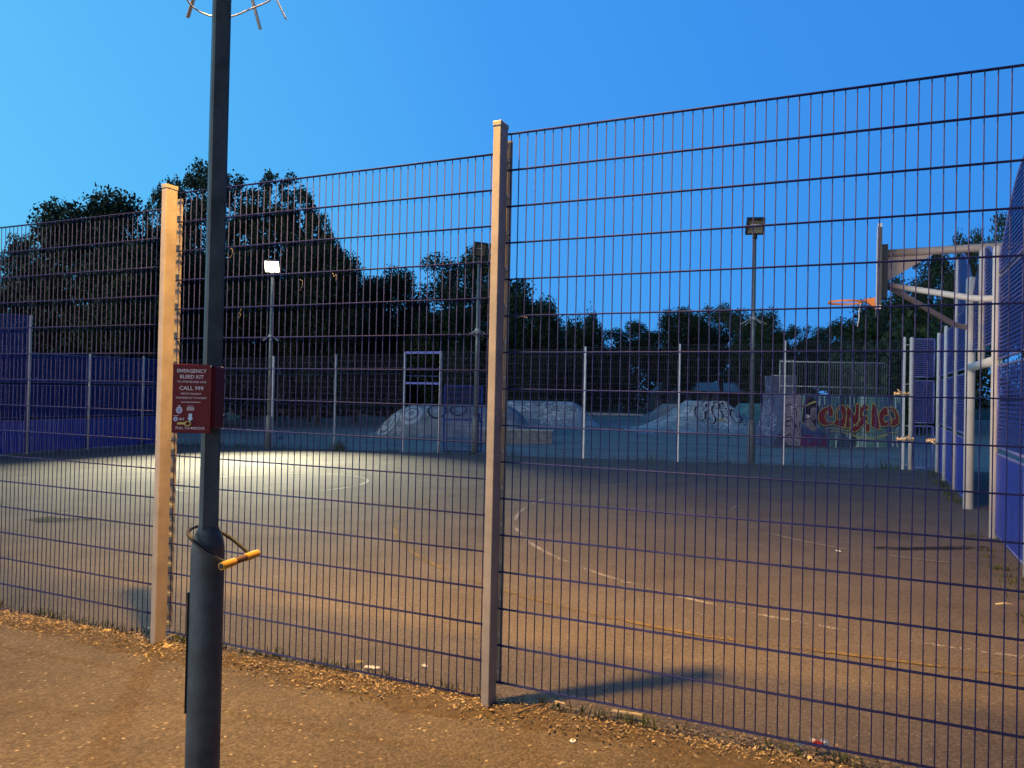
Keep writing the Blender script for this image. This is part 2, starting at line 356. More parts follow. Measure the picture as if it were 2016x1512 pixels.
# painted lines on the court, each a worn strip 4 mm above it
def strip(name, pts, w, m, label, cat='court line', group='painted court lines', lift=.004):
    vs = []; n = len(pts)
    for i in range(n):
        a = Vector(pts[max(i - 1, 0)]); b = Vector(pts[min(i + 1, n - 1)]); t = (b - a).normalized(); nn = Vector((-t.y, t.x))
        for s in (-.5, .5):
            q = Vector(pts[i]) + nn * w * s; p = W(q.x, q.y); vs.append((p.x, p.y, G(p.x, p.y) + lift))
    me = bpy.data.meshes.new(name); me.from_pydata(vs, [], [(2 * i, 2 * i + 2, 2 * i + 3, 2 * i + 1) for i in range(n - 1)]); me.materials.append(m)
    o = bpy.data.objects.new(name, me); COL.objects.link(o); setp(o, label, cat, group); return o
def arc(cu, cv, r, a0, a1, n=70): return [(cu + r * math.cos(math.radians(a0 + (a1 - a0) * i / n)), cv + r * math.sin(math.radians(a0 + (a1 - a0) * i / n))) for i in range(n + 1)]
strip('painted_line', arc(3.0, 8.05, 5.98, 92, 268), .05, M_linew, 'worn white semicircle painted round the goal mouth on the right')
strip('painted_line', arc(1.75, 8.05, 6.45, 98, 262) + [(2.2, 1.66), (3.0, 1.72)], .05, M_liney, 'worn yellow arc painted outside the white semicircle', lift=.006)
strip('painted_line', arc(3.0, 8.05, 3.0, 92, 268), .05, M_linef, 'faint faded small arc nearest the goal mouth', lift=.008)
strip('painted_line', [(-8.7, .3), (-8.7, 15.7)], .06, M_linef, 'faded straight halfway line crossing the court', lift=.004)
strip('painted_line', arc(-8.7, 7.9, 1.8, 0, 360), .07, M_linew, 'white centre circle in the floodlit part of the court', lift=.006)
strip('painted_line', arc(-20.6, 8.05, 5.98, -88, 88), .05, M_linef, 'faded semicircle at the far blue wall end', lift=.004)
strip('painted_line', [(-4.28, 6.2), (-4.29, 8.9)], .05, M_linef, 'short faded stroke beside the yellow arc', lift=.01)

# ------------------------------------------------------------------ near fence (twin-wire mesh, 3 m high)
fence = thing('mesh_fence', (*W(-1.2, 0), 0), THETA, 'dark blue twin wire mesh fence on tan steel posts along the footpath', 'fence')
FU = -1.2
def near_panel(u0_, u1_, zb):
    mb = MB(); n = round((u1_ - u0_) / .05); rnd = random.Random(int(u0_ * 10))
    for i in range(n + 1):
        u = u0_ + (u1_ - u0_) * i / n - FU
        mb.tube([(u, 0, zb - .002), (u + rnd.uniform(-.0012, .0012), 0, zb + 1.5), (u, 0, zb + 3.004)], .0029, 6)
    for k in range(16):
        z = zb + .2 * k
        for s in (-.0068, .0068):
            mb.tube([(u0_ - FU - .022, s, z), (u1_ - FU + .022, s, z)], .0039, 6)
    return mb
near = [(-4.965, -2.535, -.083), (-2.465, -.035, .017), (.035, 2.465, .117)]
for a, b, z in near: obj('mesh_panel', near_panel(a, b, z), M_wire, fence)
def near_post(u, zt):
    z0 = Guv(u, -.05) - .15; du = u - FU
    p = obj('post', MB().box((du, -.062, (z0 + zt) / 2), (.045, .094, zt - z0)), M_post, fence, .004)
    obj('cap', MB().box((du, -.062, zt + .012), (.051, .1, .03)), M_post, p, .005)
    s = MB(); zz = z0 + .2
    s.box((du, .0165, (z0 + .2 + zt) / 2), (.072, .006, zt - z0 - .3))
    obj('clamp_bar', s, M_post, p)
    b = MB().box((0, .006, 0), (.060, .012, .022)).tube([(0, .012, 0), (0, .03, 0)], .008, 6); me = b.mesh('clamp', M_galv)
    for k in range(15): q = obj('clamp', me, None, p); q.location = (du, 0, zt - .16 - .2 * k)
for u, zt in ((-5, 2.93), (-2.5, 3.03), (0, 3.135), (2.5, 3.24)): near_post(u, zt)

# ------------------------------------------------------------------ lamp column beside the camera
PX, PY = -1.262, 3.25; PG = G(PX, PY)
lamp = thing('lamp_column', (PX, PY, PG), 0, 'dark grey street lamp column with wide round base carrying the red cabinet', 'lamp post')
m = MB(); zs = [(-.1, .069), (.0, .069), (1.02 , .067), (1.045, .066), (1.075, .061), (1.10, .053), (1.118, .045), (1.13, .040)]
m.tube([(0, 0, z) for z, r in zs], 0, 32, True, True, [r for z, r in zs]); obj('base', m, M_column, lamp)
m = MB(); hw = .0355; ch = .008
prof = [(-hw, -hw + ch), (-hw + ch, -hw), (hw - ch, -hw), (hw, -hw + ch), (hw, hw - ch), (hw - ch, hw), (-hw + ch, hw), (-hw, hw - ch)]
rz = Matrix.Rotation(math.radians(29), 2)
prof = [tuple(rz @ Vector(p)) for p in prof]
vs = [(x, y, 1.10) for x, y in prof] + [(x * .92, y * .92, 6.25) for x, y in prof]
m.add(vs, [(i, (i + 1) % 8, (i + 1) % 8 + 8, i + 8) for i in range(8)] + [tuple(range(7, -1, -1)), tuple(range(8, 16))]); obj('shaft', m, M_column, lamp)
m = MB()   # access door on the left of the base
pts = [(-.076 * math.cos(a), .076 * math.sin(a)) for a in [math.radians(d) for d in range(-30, 31, 6)]]
vs = [(x, y, z) for z in (.36, .86) for x, y in pts]; n = len(pts); inn = [(x * .9, y * .9, z) for x, y, z in vs]
m.add(vs + inn, [(i, i + 1, i + 1 + n, i + n) for i in range(n - 1)] + [(i, i + 2 * n, i + 1 + 2 * n, i + 1) for i in range(n - 1)] + [(i + n, i + 1 + n, i + 1 + 3 * n, i + 3 * n) for i in range(n - 1)] + [(0, n, 3 * n, 2 * n), (n - 1, 3 * n - 1, 4 * n - 1, 2 * n - 1)])
obj('access_door', m, M_black, lamp)
LX, LY = (W(-1.0, -1.06) - Vector((PX, PY)))
la = math.atan2(LY, LX); dl = math.hypot(LX, LY); dx, dy = math.cos(la), math.sin(la)
m = MB(); m.tube([(0, 0, 6.2), (dx * .1, dy * .1, 6.34), (dx * .2, dy * .2, 6.4), (dx * .28, dy * .28, 6.42)], .03, 10); obj('bracket_arm', m, M_galv, lamp)
m = MB(); m.sphere((dx * .5, dy * .5, 6.43), .3, 12, (.95, .6, .32)); head = obj('lantern', m, M_galv, lamp)
m = MB(); m.box((dx * .5, dy * .5, 6.327), (.22, .22, .03), la); obj('lantern_glass', m, mat('street_lamp_glass', (1, .8, .5), .3, emis=(1, .6, .2), estr=30), head)
ld = bpy.data.lights.new('street_lamp_light', 'SPOT'); ld.energy = STREET_W; ld.color = (1, .51, .115); ld.shadow_soft_size = .13
ld.spot_size = math.radians(165); ld.spot_blend = .6
lo = bpy.data.objects.new('street_lamp_light', ld); COL.objects.link(lo); lo.parent = lamp; lo.location = (dx * .5, dy * .5, 6.26)
# climbing guard: bent spikes carried by a thin wire ring
m = MB(); ring = []
g = obj('climbing_guard', MB().tube([(0, 0, 3.66), (0, 0, 3.74)], .06, 12), M_galv, lamp)
spk = [(-2, .275, -.045, .020), (73, .27, .03, .013), (139, .305, .05, .016), (205, .30, .06, .016), (275, .31, .08, .016)]
for a, r, dz, w in spk:
    c, s = math.cos(math.radians(a)), math.sin(math.radians(a)); z1 = 3.30 - PG + dz - .0
    p0 = Vector((c * .055, s * .055, 3.70)); p1 = Vector((c * r, s * r, z1)); d = (p1 - p0).normalized(); x = Vector((-s, c, 0)); y = d.cross(x)
    R = Matrix((d, x, y)).transposed()
    obj('spike', MB().box((p0 + p1) / 2, ((p1 - p0).length, w, .006), 0, R), M_galv, g)
pts = []
for i in range(41):
    a = math.radians(i * 9); rr = .185 + .02 * math.sin(3 * a + 1); pts.append((rr * math.cos(a), rr * math.sin(a), 3.385 + .02 * math.sin(2 * a + .5)))
obj('guard_wire', MB().tube(pts, .0035, 6, False), M_galv, g)

# red cabinet strapped to the column
CB = thing('emergency_cabinet', (PX, PY - .045, PG + 1.53), 0, 'dark red emergency bleed kit cabinet strapped to the lamp column', 'cabinet')
zb = 1.53 - (1.53 + PG) + (1.53 + PG)
def cz(zy): return 1.80 - (zy - 105) * .000216 - (1.53)          # rows of the printed front, measured from its top edge
def cx(zx): return (zx - 483) * .000213 - .018
obj('cabinet_body', MB().box((-.008, -.055, .145), (.156, .106, .250)), M_red, CB, .006)
obj('front_panel', MB().box((-.018, -.1115, .1375), (.157, .007, .275)), M_red, CB, .0025)
obj('hinge_pin', MB().sphere((.058, -.118, .268), .0035, 8), M_whitebit, CB)
YF = -.1155
def text(s, x, z, w, h, m=M_print, name='lettering'):
    c = bpy.data.curves.new('t', 'FONT'); c.body = s; c.size = 1; c.resolution_u = 2; c.align_x = 'CENTER'; c.offset = .012
    o = bpy.data.objects.new('t', c); COL.objects.link(o); dg = bpy.context.evaluated_depsgraph_get()
    me = bpy.data.meshes.new_from_object(o.evaluated_get(dg)); bpy.data.objects.remove(o); bpy.data.curves.remove(c)
    co = np.array([v.co[:] for v in me.vertices]); mn, mx = co.min(0), co.max(0); sx, sy = w / (mx[0] - mn[0]), h / (mx[1] - mn[1])
    for v in me.vertices: v.co = (x + (v.co.x - (mn[0] + mx[0]) / 2) * sx, YF, z + (v.co.y - (mn[1] + mx[1]) / 2) * sy)
    me.materials.clear(); me.materials.append(m); return obj(name, me, m, CB)
for s, zx, zy, w, h in (('EMERGENCY', 476, 205, 550, 68), ('BLEED KIT', 478, 313, 446, 66), ('TO STOP BLOOD LOSS', 476, 407, 548, 36), ('CALL 999', 474, 525, 452, 74),
                        ('REPORT INCIDENT', 470, 628, 380, 30), ('TAKE BLEED KIT TO PATIENT', 472, 704, 584, 32), ('PULL TO REMOVE', 466, 1265, 540, 48)):
    text(s, cx(zx), cz(zy), w * .000213, h * .000216)
def flat(poly, m, name, y=YF, parent=CB, th=.0006):
    return obj(name, MB().prism(poly, y - th, y), m, parent)
flat([(cx(285), cz(779)), (cx(650), cz(779)), (cx(650), cz(790)), (cx(285), cz(790))], M_print, 'printed_rule')
star = [(cx(255) + (.0125 + .0016 * math.cos(8 * t)) * math.sin(t), cz(935) + (.0135 + .0016 * math.cos(8 * t)) * math.cos(t)) for t in [2 * PI * i / 48 for i in range(48)]]
cr = flat(star, M_print, 'crest'); flat([(cx(255) + .008 * math.cos(t), cz(935) + .009 * math.sin(t)) for t in [2 * PI * i / 20 for i in range(20)]], M_crest, 'crest_centre', YF - .0008, cr)
flat([(cx(235), cz(875)), (cx(275), cz(875)), (cx(272), cz(848)), (cx(255), cz(840)), (cx(238), cz(848))], M_print, 'crest_crown', YF, cr)
nb = flat([(cx(398), cz(935)), (cx(532), cz(935)), (cx(532), cz(880)), (cx(398), cz(880))], M_print, 'health_service_badge')
YF2 = YF; YF = YF2 - .0012; tb = text('NHS', cx(465), cz(907), 100 * .000213, 40 * .000216, M_red); tb.parent = nb; tb.matrix_parent_inverse = Matrix(); YF = YF2
flat([(cx(410), cz(860)), (cx(522), cz(860)), (cx(522), cz(852)), (cx(410), cz(852))], M_print, 'printed_rule')
flat([(cx(150), cz(1042)), (cx(250), cz(1042)), (cx(250), cz(1034)), (cx(150), cz(1034))], M_print, 'printed_rule')
flat([(cx(435), cz(995)), (cx(435), cz(1075)), (cx(410), cz(1075)), (cx(465), cz(1148)), (cx(520), cz(1075)), (cx(497), cz(1075)), (cx(497), cz(995))], M_printblue, 'arrow')
ds = flat([(cx(190) + .0085 * math.cos(t), cz(1100) + .0088 * math.sin(t)) for t in [2 * PI * i / 24 for i in range(24)]], M_printblue, 'delivery_badge')
for a in (90, 210, 330):
    c, s = math.cos(math.radians(a)), math.sin(math.radians(a)); x0, z0 = cx(190), cz(1100)
    flat([(x0 - s * .0012, z0 + c * .0012), (x0 + c * .006 - s * .0012, z0 + s * .006 + c * .0012), (x0 + c * .006 + s * .0012, z0 + s * .006 - c * .0012), (x0 + s * .0012, z0 - c * .0012)], M_red, 'badge_spoke', YF - .0008, ds)
text('dpd', cx(298), cz(1100), 98 * .000213, 62 * .000216)
tg = obj('pull_tag', MB().box((cx(315), YF - .004, cz(1178)), (.036, .003, .0085), 0, Matrix.Rotation(math.radians(-3), 3, 'Y')), M_yellowtag, CB, .001)
obj('pull_ring', MB().tube([(cx(430) + .013 * math.cos(t), YF - .005, cz(1180) + .0085 * math.sin(t)) for t in [2 * PI * i / 20 for i in range(21)]], .0022, 6, False), M_yellowtag, tg)
for z in (.06, .21): obj('strap', MB().box((.0, .03, z), (.096, .13, .018)), M_black, CB)

# bicycle lock hung over the shoulder of the column
LK = thing('bicycle_lock', (PX, PY, PG + 1.13), 0, 'yellow ended bicycle lock hooked round the shoulder of the lamp column', 'lock')
zl = PG + 1.13
a_ = Vector((-1.152, 3.13, .973)) - Vector((PX, PY, zl)); b_ = Vector((-1.087, 3.33, .981)) - Vector((PX, PY, zl))
obj('lock_body', MB().tube([a_ + (b_ - a_) * .1, a_ + (b_ - a_) * .9], .0135, 14), M_lockbrown, LK)
for t0, t1 in ((-.06, .34), (.66, 1.06)): obj('end_cap', MB().tube([a_ + (b_ - a_) * t0, a_ + (b_ - a_) * t1], .0165, 14), M_yellow, LK, .003)
obj('keyhole', MB().tube([a_ + (b_ - a_) * -.068, a_ + (b_ - a_) * -.05], .011, 12), M_black, LK)
bow = [Vector((-.110, -.02, .085 )) - Vector((0, 0, .045)), ]
f0 = a_ + (b_ - a_) * .14; f1 = a_ + (b_ - a_) * .86
sh = [f0, Vector((.035, -.090, -.092)), Vector((-.040, -.074, -.040)), Vector((-.066, -.046, -.020)), Vector((-.070, 0, -.010)), Vector((-.060, .046, -.010)), Vector((-.02, .066, -.018)), Vector((.06, .078, -.058)), f1]
def smooth_path(P, k=6):
    out = []
    for i in range(len(P) - 1):
        p0, p1, p2, p3 = P[max(i - 1, 0)], P[i], P[i + 1], P[min(i + 2, len(P) - 1)]
        for j in range(k):
            t = j / k; out.append(.5 * ((2 * p1) + (p2 - p0) * t + (2 * p0 - 5 * p1 + 4 * p2 - p3) * t * t + (3 * p1 - p0 - 3 * p2 + p3) * t ** 3))
    return out + [P[-1]]
obj('shackle', MB().tube(smooth_path(sh), .0075, 10), M_lockblack, LK)

# ------------------------------------------------------------------ far fence and its gate
VF = 16.05
ff = thing('mesh_fence', (*W(-7, VF), Guv(-7, VF)), THETA, 'fine dark mesh fence on pale posts between the court and the skatepark', 'fence')
g0 = Guv(-7, VF)
def far_panel(u0_, u1_):
    mb = MB(); n = max(2, round((u1_ - u0_) / .05)); ga = Guv((u0_ + u1_) / 2, VF) - g0 + .05
    for i in range(n + 1):
        u = u0_ + (u1_ - u0_) * i / n + 7; mb.tube([(u, 0, ga), (u, 0, ga + 2.93)], .0028, 4, False)
    for k in range(16):
        z = ga + .1955 * k; mb.tube([(u0_ + 7, -.006, z), (u1_ + 7, -.006, z)], .0042, 4, False)
    return mb
FP = [-20.7, -18.6, -16.12, -13.58, -11.0, -9.73, -7.72, -5.21, -2.65, -.085, 2.51]
for a, b in zip(FP[:-1], FP[1:]):
    if a == -11.0: continue
    obj('mesh_panel', far_panel(a, b), M_farwire, ff)
for u in FP:
    z = Guv(u, VF) - g0
    obj('post', MB().box((u + 7, -.045, z + 1.5), (.055, .07, 3.06)), M_greypost, ff, .004)
za = Guv(-10.4, VF) - g0
obj('gate_header', MB().box((-10.365 + 7, -.02, za + 3.0), (1.2, .06, .07)).box((-10.365 + 7, -.02, za + 2.08), (1.2, .06, .06)).box((-10.365 + 7, -.02, za + 2.98 - .45), (1.2, .008, .008)).box((-10.365 + 7, -.02, za + 2.3), (1.2, .008, .008)), M_blue, ff)
gate = thing('mesh_gate', (*W(-9.66, VF + .05), Guv(-9.66, VF)), THETA + math.radians(40), 'blue mesh gate standing open outside the gap in the far fence', 'gate')
m = MB(); gw = 1.18
for z in (.06, 1.0, 2.0): m.box((gw / 2, 0, z), (gw - .1, .045, .045))
m.box((.025, 0, 1.03), (.05, .05, 1.99)); m.box((gw - .025, 0, 1.03), (.05, .05, 1.99)); obj('gate_frame', m, M_blue, gate)
m = MB()
for i in range(1, 23): m.tube([(.05 + i * .047, 0, .08), (.05 + i * .047, 0, 1.98)], .004, 4, False)
for k in range(1, 10): m.tube([(.05, .006, k * .2), (gw - .05, .006, k * .2)], .004, 4, False)
obj('gate_mesh', m, M_blue, gate)
obj('latch_box', MB().box((gw - .16, -.03, 1.12), (.16, .05, .2)).box((gw - .1, -.03, .95), (.22, .05, .03)), M_bluedark, gate)

# ------------------------------------------------------------------ ball-court goal walls
def rail_panel(mb, a, b, z0, z1, top=None, slat=False, n_h=None):
    """frame + infill in the (v, z) plane at x = 0; top(v) gives an arched top edge"""
    tf = top or (lambda v: z1); r = .017
    pts = [(a, z0), (b, z0)]; N = 16
    tp = [(a + (b - a) * i / N) for i in range(N + 1)]
    mb.tube([(0, a, z0), (0, b, z0)], r, 6); mb.tube([(0, v, tf(v)) for v in tp], r, 6)
    mb.tube([(0, a, z0), (0, a, tf(a))], r, 6); mb.tube([(0, b, z0), (0, b, tf(b))], r, 6)
def infill(mb, a, b, z0, z1, top=None, slat=False, fine=True):
    tf = top or (lambda v: z1)
    if slat:
        n = max(3, round((b - a) / .075))
        for i in range(n): v = a + (b - a) * (i + .5) / n; mb.box((0, v, (z0 + z1) / 2), (.018, (b - a) / n * .86, z1 - z0))
        return
    zt = max(tf(a), tf(b), tf((a + b) / 2)); n = round((zt - z0) / .048)
    for k in range(1, n):
        z = z0 + (zt - z0) * k / n; vv = [a + (b - a) * i / 60 for i in range(61)]; ok = [v for v in vv if tf(v) > z]
        if len(ok) > 1: mb.box((0, (ok[0] + ok[-1]) / 2, z), (.012, ok[-1] - ok[0], .027 if fine else .016))
    n = max(2, round((b - a) / .2))
    for i in range(1, n): v = a + (b - a) * i / n; mb.box((.012, v, (z0 + tf(v)) / 2), (.010, .012, tf(v) - z0))
def goal_wall(u, sgn, label, posts_low, posts_tall, v_cols, detail=True):
    """sgn=+1: court lies on the smaller-u side"""
    c = 8.2; gz = Guv(u, c)
    root = thing('goal_wall', (*W(u, c), gz), THETA, label, 'goal wall')
    def Z(v): return Guv(u, v) - gz
    f = sgn * .03
    def panel(a, b, z0, z1, top=None, slat=False, name='mesh_panel'):
        zz = Z((a + b) / 2); t2 = (lambda v: top(v + c) + zz) if top else None
        mf = MB(); rail_panel(mf, a - c, b - c, z0 + zz, z1 + zz, t2); mi = MB(); infill(mi, a - c, b - c, z0 + zz, z1 + zz, t2, slat)
        for q in (mf, mi): q.v = [(x + f, y, z) for x, y, z in q.v]
        o = obj('kickboard' if slat else name, mi, M_blue if slat else M_bluedark, root); obj('panel_frame', mf, M_rail, o); return o
    lo, hi = v_cols
    for a, b in posts_low:
        panel(a + .04, b - .04, .06, 1.0, slat=True); panel(a + .04, b - .04, 1.08, 2.03); panel(a + .04, b - .04, 2.12, 2.98)
    for a, b, up_ in posts_tall:                       # up_: end at which the panel is full height
        panel(a + .04, b - .04, .06, 1.0, slat=True); panel(a + .04, b - .04, 1.08, 2.03); panel(a + .04, b - .04, 2.12, 3.08)
        def top(v, a=a, b=b, up_=up_):
            t = (v - a) / (b - a); t = t if up_ else 1 - t     # t = 1 at the tall end
            return 3.25 + .83 * math.sin(min(1, max(0, t) * 1.25) * PI / 2)
        panel(a + .04, b - .04, 3.14, 4.08, top, name='arched_panel')
    mid = (lo + hi) / 2
    for a, b in ((lo, mid), (mid, hi)):
        panel(a + .06, b - .05, 2.34, 3.6, lambda v: 3.15 + .5 * math.sin(max(0, min(1, 1 - abs(v - mid) / (mid - lo))) * PI / 2), name='arched_panel')
    def post(v, h, r=.045, m=M_white, z0=-.1):
        zz = Z(v); q = MB(); q.tube([(0, v - c, zz + z0), (0, v - c, zz + h - r * .6), (0, v - c, zz + h - r * .15), (0, v - c, zz + h)], r, 14, True, True, [r, r, r * .75, r * .2]); return obj('post', q, m, root)
    seen = set()
    for a, b, up_ in posts_tall:
        v = b if up_ else a
        if v not in seen: seen.add(v); post(v, 4.1, .038)
    for a, b in posts_low:
        for v in (a, b):
            if v not in seen: seen.add(v); post(v, 3.08, .034, M_greypost)
    post(lo, 3.46, .045); post(hi, 3.46, .07)
    zz = Z(mid)
    obj('crossbar', MB().tube([(sgn * .01, lo - c, Z(lo) + 2.10), (sgn * .01, hi - c, Z(hi) + 2.10)], .06, 14), M_white, root)
    post(mid, 3.68, .045, M_white, 2.15)
    return root, Z
rw, RZ = goal_wall(3.17, 1, 'blue mesh goal wall with white posts on the right of the court', [(13.75, 15.6), (11.75, 13.75)], [(9.5, 11.75, True), (4.65, 6.88, False)], (6.88, 9.5))
rw_near = None
# remaining low bays towards the footpath
def low_bays(root, Z, u, bays, sgn, c=8.2):
    f = sgn * .03
    for a, b in bays:
        zz = Z((a + b) / 2)
        for z0, z1, sl in ((.06, 1.0, True), (1.08, 2.03, False), (2.12, 2.98, False)):
            mf = MB(); rail_panel(mf, a + .04 - c, b - .04 - c, z0 + zz, z1 + zz); mi = MB(); infill(mi, a + .04 - c, b - .04 - c, z0 + zz, z1 + zz, None, sl)
            for q in (mf, mi): q.v = [(x + f, y, z) for x, y, z in q.v]
            o = obj('kickboard' if sl else 'mesh_panel', mi, M_blue if sl else M_bluedark, root); obj('panel_frame', mf, M_rail, o)
low_bays(rw, RZ, 3.17, [(2.6, 4.65), (.5, 2.6)], 1)
lw, LZ = goal_wall(-20.75, -1, 'blue mesh goal wall with pale posts at the far left end', [(12.8, 14.8), (10.85, 12.8)][:2], [(8.4, 10.85, True)], (5.8, 8.4))
low_bays(lw, LZ, -20.75, [(14.8, 16.0)], -1)
# short blue bay that closes the corner between the far fence and the right wall
cb = thing('corner_panel', (*W(2.66, VF), Guv(2.66, VF)), THETA, 'narrow dark blue mesh bay closing the far right corner', 'fence panel')
obj('post', MB().tube([(0, 0, -.1), (0, 0, 3.0), (0, 0, 3.03)], .045, 14, True, True, [.045, .045, .02]), M_white, cb)
for z0, z1, sl in ((.06, 1.0, True), (1.08, 2.03, False), (2.12, 2.98, False)):
    mf = MB(); rail_panel(mf, .06, .46, z0, z1); mi = MB(); infill(mi, .06, .46, z0, z1, None, False)
    if sl:
        mi = MB()
        for i in range(5): mi.box((0, .10 + i * .08, .53), (.02, .02, .94))
    for q in (mf, mi): q.v = [(y, x, z) for x, y, z in q.v]
    o = obj('mesh_panel', mi, M_bluedark, cb); obj('panel_frame', mf, M_rail, o)
for z in (.1, 1.0, 1.95, 2.85): obj('standoff', MB().tube([(-.14, -.03, z), (0, 0, z)], .015, 6), M_galv, cb)

# basketball goal carried by the right wall
hu, hv = 1.885, 8.2; hz = Guv(hu, hv)
bk = thing('basketball_hoop', (*W(hu, hv), hz), THETA, 'basketball backboard with orange rim on long tan arms over the court', 'basketball hoop')
obj('backboard', MB().box((0, 0, 3.40), (.012, 1.2, 1.1)), M_boardface, bk, .004)
m = MB(); m.box((.035, -.56, 3.40), (.05, .05, 1.09)); m.box((.035, .56, 3.40), (.05, .05, 1.09))
for z in (2.88, 3.40, 3.92): m.box((.035, 0, z), (.05, 1.07, .05))
m.box((.07, 0, 3.42), (.14, .22, .75)); obj('backboard_frame', m, M_board, bk)
for z in (2.87, 3.97): obj('corner_block', MB().box((.03, -.56, z), (.052, .058, .05)), M_white, bk)
obj('upper_arm', MB().tube([(.10, 0, 3.68), (2.4, 0, 3.71)], .055, 14), M_tan, bk)
obj('gusset', MB().prism([(.14, 3.64), (.72, 3.65), (.14, 3.30)], -.006, .006), M_tan, bk)
for vv, zt in ((6.88, 2.86), (9.5, 2.74)):
    P = [Vector((.12, 0, 3.02)), Vector((.5, (vv - hv) * .36, 2.98)), Vector((1.0, (vv - hv) * .82, 2.90)), Vector((1.2, (vv - hv) * .97, 2.87)), Vector((1.34, vv - hv, zt))]
    P = [Vector((.12, 0, 3.24)), Vector((1.05, (vv - hv) * .86, zt + .03)), Vector((1.2, (vv - hv) * .97, zt)), Vector((1.36, (vv - hv) , zt))]
    obj('lower_arm', MB().tube([P[0], P[0].lerp(P[1], .5)] + smooth_path(P[1:], 5), .04, 12), M_white if vv < 8 else M_tan, bk)
rz_ = 3.01
pts = [(-.40 + .235 * math.cos(t), .235 * math.sin(t)) for t in [2 * PI * i / 40 for i in range(41)]]
m = MB(); n = len(pts); inn = [(x + .40, y) for x, y in pts]
vs = []
for (x, y) in pts:
    k = .955; xi, yi = -.40 + (x + .40) * k, y * k; vs += [(x, y, rz_ - .014), (x, y, rz_ + .014), (xi, yi, rz_ + .014), (xi, yi, rz_ - .014)]
m.add(vs, [(4 * i + j, 4 * (i + 1) + j, 4 * (i + 1) + (j + 1) % 4, 4 * i + (j + 1) % 4) for i in range(n - 1) for j in range(4)]); obj('rim', m, M_orange, bk)
obj('rim_bracket', MB().prism([(-.17, rz_ + .028), (-.012, rz_ + .05), (-.012, rz_ - .10)], -.09, .09), M_orange, bk)
obj('net_strand', MB().tube([(-.20, -.08, rz_ - .03), (-.22, -.09, rz_ - .16), (-.215, -.10, rz_ - .22), (-.235, -.1, rz_ - .36)], .008, 6), M_whitebit, bk)

# ------------------------------------------------------------------ floodlight columns
def floodlight(loc, label, ht, yaw, lit=False, head_w=.44):
    root = thing('floodlight_column', loc, 0, label, 'floodlight', 'floodlight columns behind the far fence')
    obj('base', MB().tube([(0, 0, -.1), (0, 0, 1.0), (0, 0, 1.06), (0, 0, 1.1)], 0, 16, True, True, [.1, .1, .085, .062]), M_columngalv, root)
    obj('shaft', MB().tube([(0, 0, 1.05), (0, 0, ht)], 0, 14, True, True, [.062, .042]), M_columngalv, root)
    g = obj('climbing_guard', MB().tube([(0, 0, 3.6), (0, 0, 3.7)], .08, 10), M_galv, root)
    for k in range(8):
        a = 2 * PI * k / 8 + .3; c, s = math.cos(a), math.sin(a); p0 = Vector((c * .06, s * .06, 3.66)); p1 = Vector((c * .33, s * .33, 3.50)); d = (p1 - p0).normalized(); x = Vector((-s, c, 0)); y = d.cross(x)
        obj('spike', MB().box((p0 + p1) / 2, ((p1 - p0).length, .028, .006), 0, Matrix((d, x, y)).transposed()), M_galv, g)
    R = Matrix.Rotation(yaw, 3, 'Z'); T = R @ Matrix.Rotation(math.radians(30), 3, 'X'); hc = Vector((0, 0, ht + .30))
    m = MB(); m.tube([(0, 0, ht - .05), (0, 0, ht + .08)], .06, 10)
    for s in (-1, 1): m.box(Vector((0, 0, ht + .16)) + R @ Vector((s * (head_w / 2 + .012), 0, 0)), (.012, .05, .2), yaw)
    m.box((0, 0, ht + .065), (head_w + .04, .05, .014), yaw); obj('yoke', m, M_black, root)
    m = MB()
    for (x0, x1, z0, z1) in ((-.5, .5, .44, .5), (-.5, .5, -.5, -.44), (-.5, -.44, -.44, .44), (.44, .5, -.44, .44)):
        m.box(hc + T @ Vector(((x0 + x1) / 2 * head_w, -.06, (z0 + z1) / 2 * .42)), ((x1 - x0) * head_w, .13, (z1 - z0) * .42), 0, T)
    m.box(hc + T @ Vector((0, .03, 0)), (head_w * .9, .1, .36), 0, T); hd = obj('lamp_head', m, M_black, root)
    if lit:
        obj('lamp_glass', MB().box(hc + T @ Vector((0, -.10, 0)), (head_w * .88, .01, .36), 0, T), M_lit, hd)
    else:
        m = MB(); mw = head_w * .86
        for k in range(5): m.box(hc + T @ Vector((0, -.028 - .012 * abs(k - 2), -.15 + k * .075)), (mw, .008, .073), 0, T @ Matrix.Rotation(math.radians((k - 2) * 9), 3, 'X'))
        obj('reflector', m, M_glassoff, hd)
        obj('lamp_tube', MB().tube([hc + T @ Vector((-.12, -.06, .03)), hc + T @ Vector((.12, -.06, .03))], .012, 8), M_whitebit, hd)
    return root, hc, T
P1 = Vector((-7.86, 25.05, 0)); P1.z = G(P1.x, P1.y)
fl, hc, T = floodlight(P1, 'lit floodlight on its column at the left of the far fence', 5.65, math.radians(5), True, .5)
al = bpy.data.lights.new('floodlight_light', 'AREA'); al.energy = FLOOD_W; al.color = (1, .965, .70); al.size = .42; al.shape = 'RECTANGLE'; al.size_y = .34; al.spread = math.radians(76)
ao = bpy.data.objects.new('floodlight_light', al); COL.objects.link(ao); ao.parent = fl
d = (Vector((-7.0, 19.0, 0)) - (P1 + hc)).normalized(); ao.location = hc + T @ Vector((0, -.135, 0)); ao.rotation_euler = d.to_track_quat('-Z', 'Y').to_euler()
P2 = Vector((-1.06, 22.95, 0)); P2.z = G(P2.x, P2.y); floodlight(P2, 'unlit tilted floodlight on its column just left of the tall near post', 5.78, math.radians(28), False, .42)
P3 = Vector((6.08, 19.55, 0)); P3.z = G(P3.x, P3.y); floodlight(P3, 'unlit square floodlight on the right hand column seen against blue sky', 5.72, math.radians(-8), False, .44)

